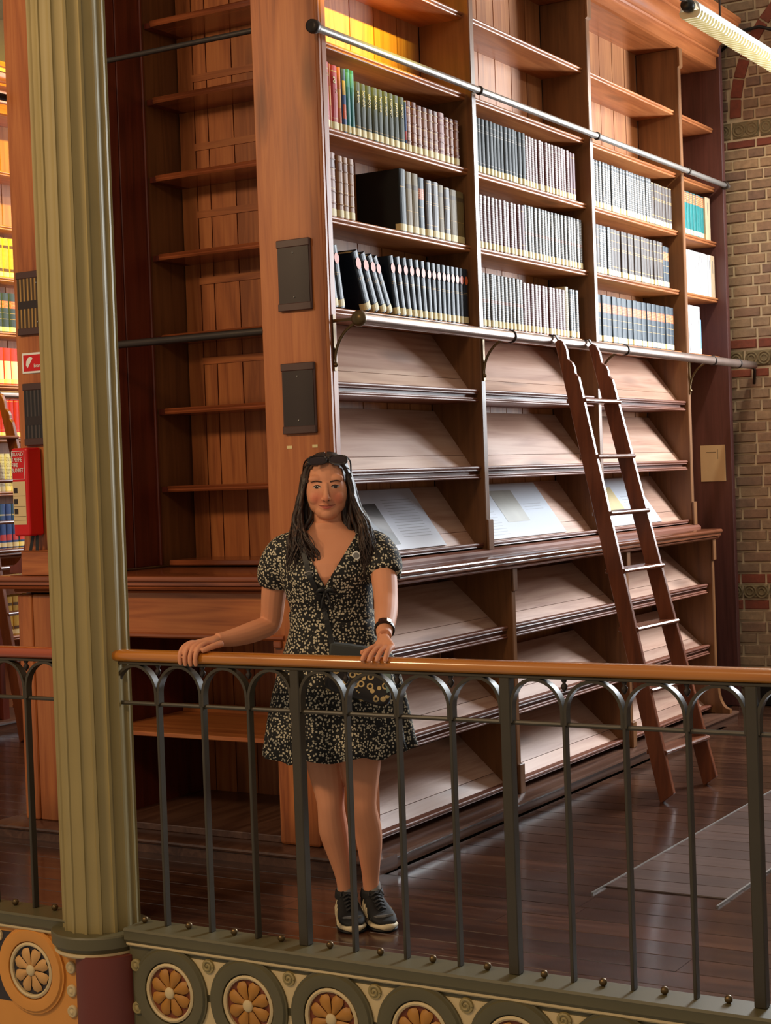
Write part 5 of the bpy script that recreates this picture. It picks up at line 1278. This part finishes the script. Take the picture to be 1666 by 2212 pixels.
wc = Vector((.0985, -.385, 1.0785)); wd = Vector((-.002, -.05, -.020)).normalized(); a1 = Vector((1, 0, 0)); a1 = (a1-wd*a1.dot(wd)).normalized(); a2 = wd.cross(a1)
if a2.z < 0: a2 = -a2
loop = [wc+a1*.0325*math.cos(2*PI*i/28)+a2*.0305*math.sin(2*PI*i/28) for i in range(29)]
MB().ribbon(loop, wd*.009, .0018).build('strap', M['black'], wa, local=True)
fc = MB(); vs = []
for i, hgt in enumerate((.031, .0385)):
    for ang in (52, 75, 98, 121): 
        for e_ in (-1, 1): an = math.radians(ang); vs.append(wc+(a1*math.cos(an)+a2*math.sin(an))*hgt+wd*.0105*e_)
fs = []
for k in range(3): fs += [(k*2, k*2+2, k*2+3, k*2+1), (8+k*2, 8+k*2+1, 8+k*2+3, 8+k*2+2), (k*2, 8+k*2, 8+k*2+2, k*2+2), (k*2+1, k*2+3, 8+k*2+3, 8+k*2+1)]
fs += [(0, 1, 9, 8), (6, 14, 15, 7)]
fc.add(vs, fs).build('display', M['lens'], wa, local=True)
bd = child_of_pose('pin_badge', 'small round grey and white badge pinned on the person\'s dress', 'badge')
bxx, bzz = .009, 1.313; by = dress_y(bxx, bzz)-.004
MB().lathe([(.0, -.004), (.0145, -.004), (.0155, -.002), (.0155, .001)], (bxx, by, bzz), 24, 'Y').build('rim', M['white'], bd, 0.6, local=True)
MB().lathe([(.0, -.0046), (.0105, -.0046), (.0105, -.003)], (bxx, by, bzz), 20, 'Y').build('face', M['greyband'], bd, local=True)
bg_ = child_of_pose('crossbody_bag', 'dark crossbody bag with gold chain print hanging at the person\'s waist', 'bag')
def bagprint():
    t = NT('chain_print'); v = t.coords(False, (1, .3, 1), rnd=False); vo = t.node('ShaderNodeTexVoronoi', feature='DISTANCE_TO_EDGE'); t.lk(v, vo.inputs['Vector']); vo.inputs['Scale'].default_value = 36
    f1 = t.node('ShaderNodeTexVoronoi'); t.lk(v, f1.inputs['Vector']); f1.inputs['Scale'].default_value = 36; n = t.noise(v, 40, 2)
    d = f1.outputs['Distance']; ringv = t.math('ABSOLUTE', t.math('SUBTRACT', t.math('ADD', d, t.math('MULTIPLY', n, .12)), .40)); m_ = t.math('LESS_THAN', ringv, .085)
    m2 = t.math('LESS_THAN', t.noise(v, 18, 1), .72); c = t.mix(t.math('MULTIPLY', m_, m2), srgb(34, 26, 22), srgb(206, 176, 118)); t.set(col=c, rough=.45); return t.mat
M['chain'] = bagprint(); M['bagtop'] = plain('grey_green_leather', srgb(52, 56, 54), .45); M['teal_cloth'] = plain('pale_teal_cloth', srgb(120, 140, 136), .8)
BY = -.205
def bagx(t_): return -.112+.215*t_
top = [(-.086, 1.024), (-.02, 1.012), (.060, .996), (.098, .985)]
bot = [(.104, .93), (.112, .84), (.100, .806), (.06, .806), (.0, .826), (-.06, .85), (-.105, .865), (-.115, .89), (-.10, .95)]
q = crom([(x, z) for x, z in top+bot+[top[0]]], 5)[:-1]
cx_ = sum(p[0] for p in q)/len(q); cz_ = sum(p[1] for p in q)/len(q); rings = []
for y, k in ((BY-.030, .80), (BY-.034, .9), (BY-.022, .985), (BY, 1.0), (BY+.022, .985), (BY+.032, .85)): rings.append([(cx_+(x-cx_)*k, y, cz_+(z-cz_)*k) for x, z in q])
bo = MB().loft(rings).build('body', M['chain'], bg_, True, local=True)
fp = [(x, z) for x, z in q if z > .93]
f_out = [(-.098, .955), (-.088, 1.026), (-.02, 1.015), (.060, .999), (.101, .988), (.108, .935), (.04, .935), (-.03, .945)]
MB().prism(f_out, 'Y', BY-.040, BY+.034).build('flap', M['bagtop'], bg_, bevel=.006, local=True)
MB().tube(crom([(-.095, BY-.045, .955), (0, BY-.047, .94), (.105, BY-.045, .932)], 4), .003, 6).build('zip', M['zinc'], bg_, True, local=True)
MB().prism([(.085, .94), (.112, .935), (.116, .86), (.098, .85)], 'Y', BY-.044, BY-.036).build('side_cloth', M['teal_cloth'], bg_, local=True)
st = [(-.185, 1.375), (-.165, 1.30), (-.150, 1.245), (-.125, 1.18), (-.105, 1.11), (-.085, 1.03)]
q = crom([(x, min(dress_y(x, z), dress_y(x+.015, z), -.105)-.006, z) for x, z in st[:-1]]+[(-.082, BY-.02, 1.02)], 6)
MB().ribbon(q, (.0085, 0, .002), .0016).build('strap', M['black'], bg_, local=True)
ry_ = min(dress_y(-.156, 1.257), -.11)
MB().tube([(-.154+.016*math.cos(2*PI*i/20), ry_-.012, 1.257+.008*math.sin(2*PI*i/20)) for i in range(21)], .0018, 6, False).build('strap_ring', M['zinc'], bg_, True, local=True)
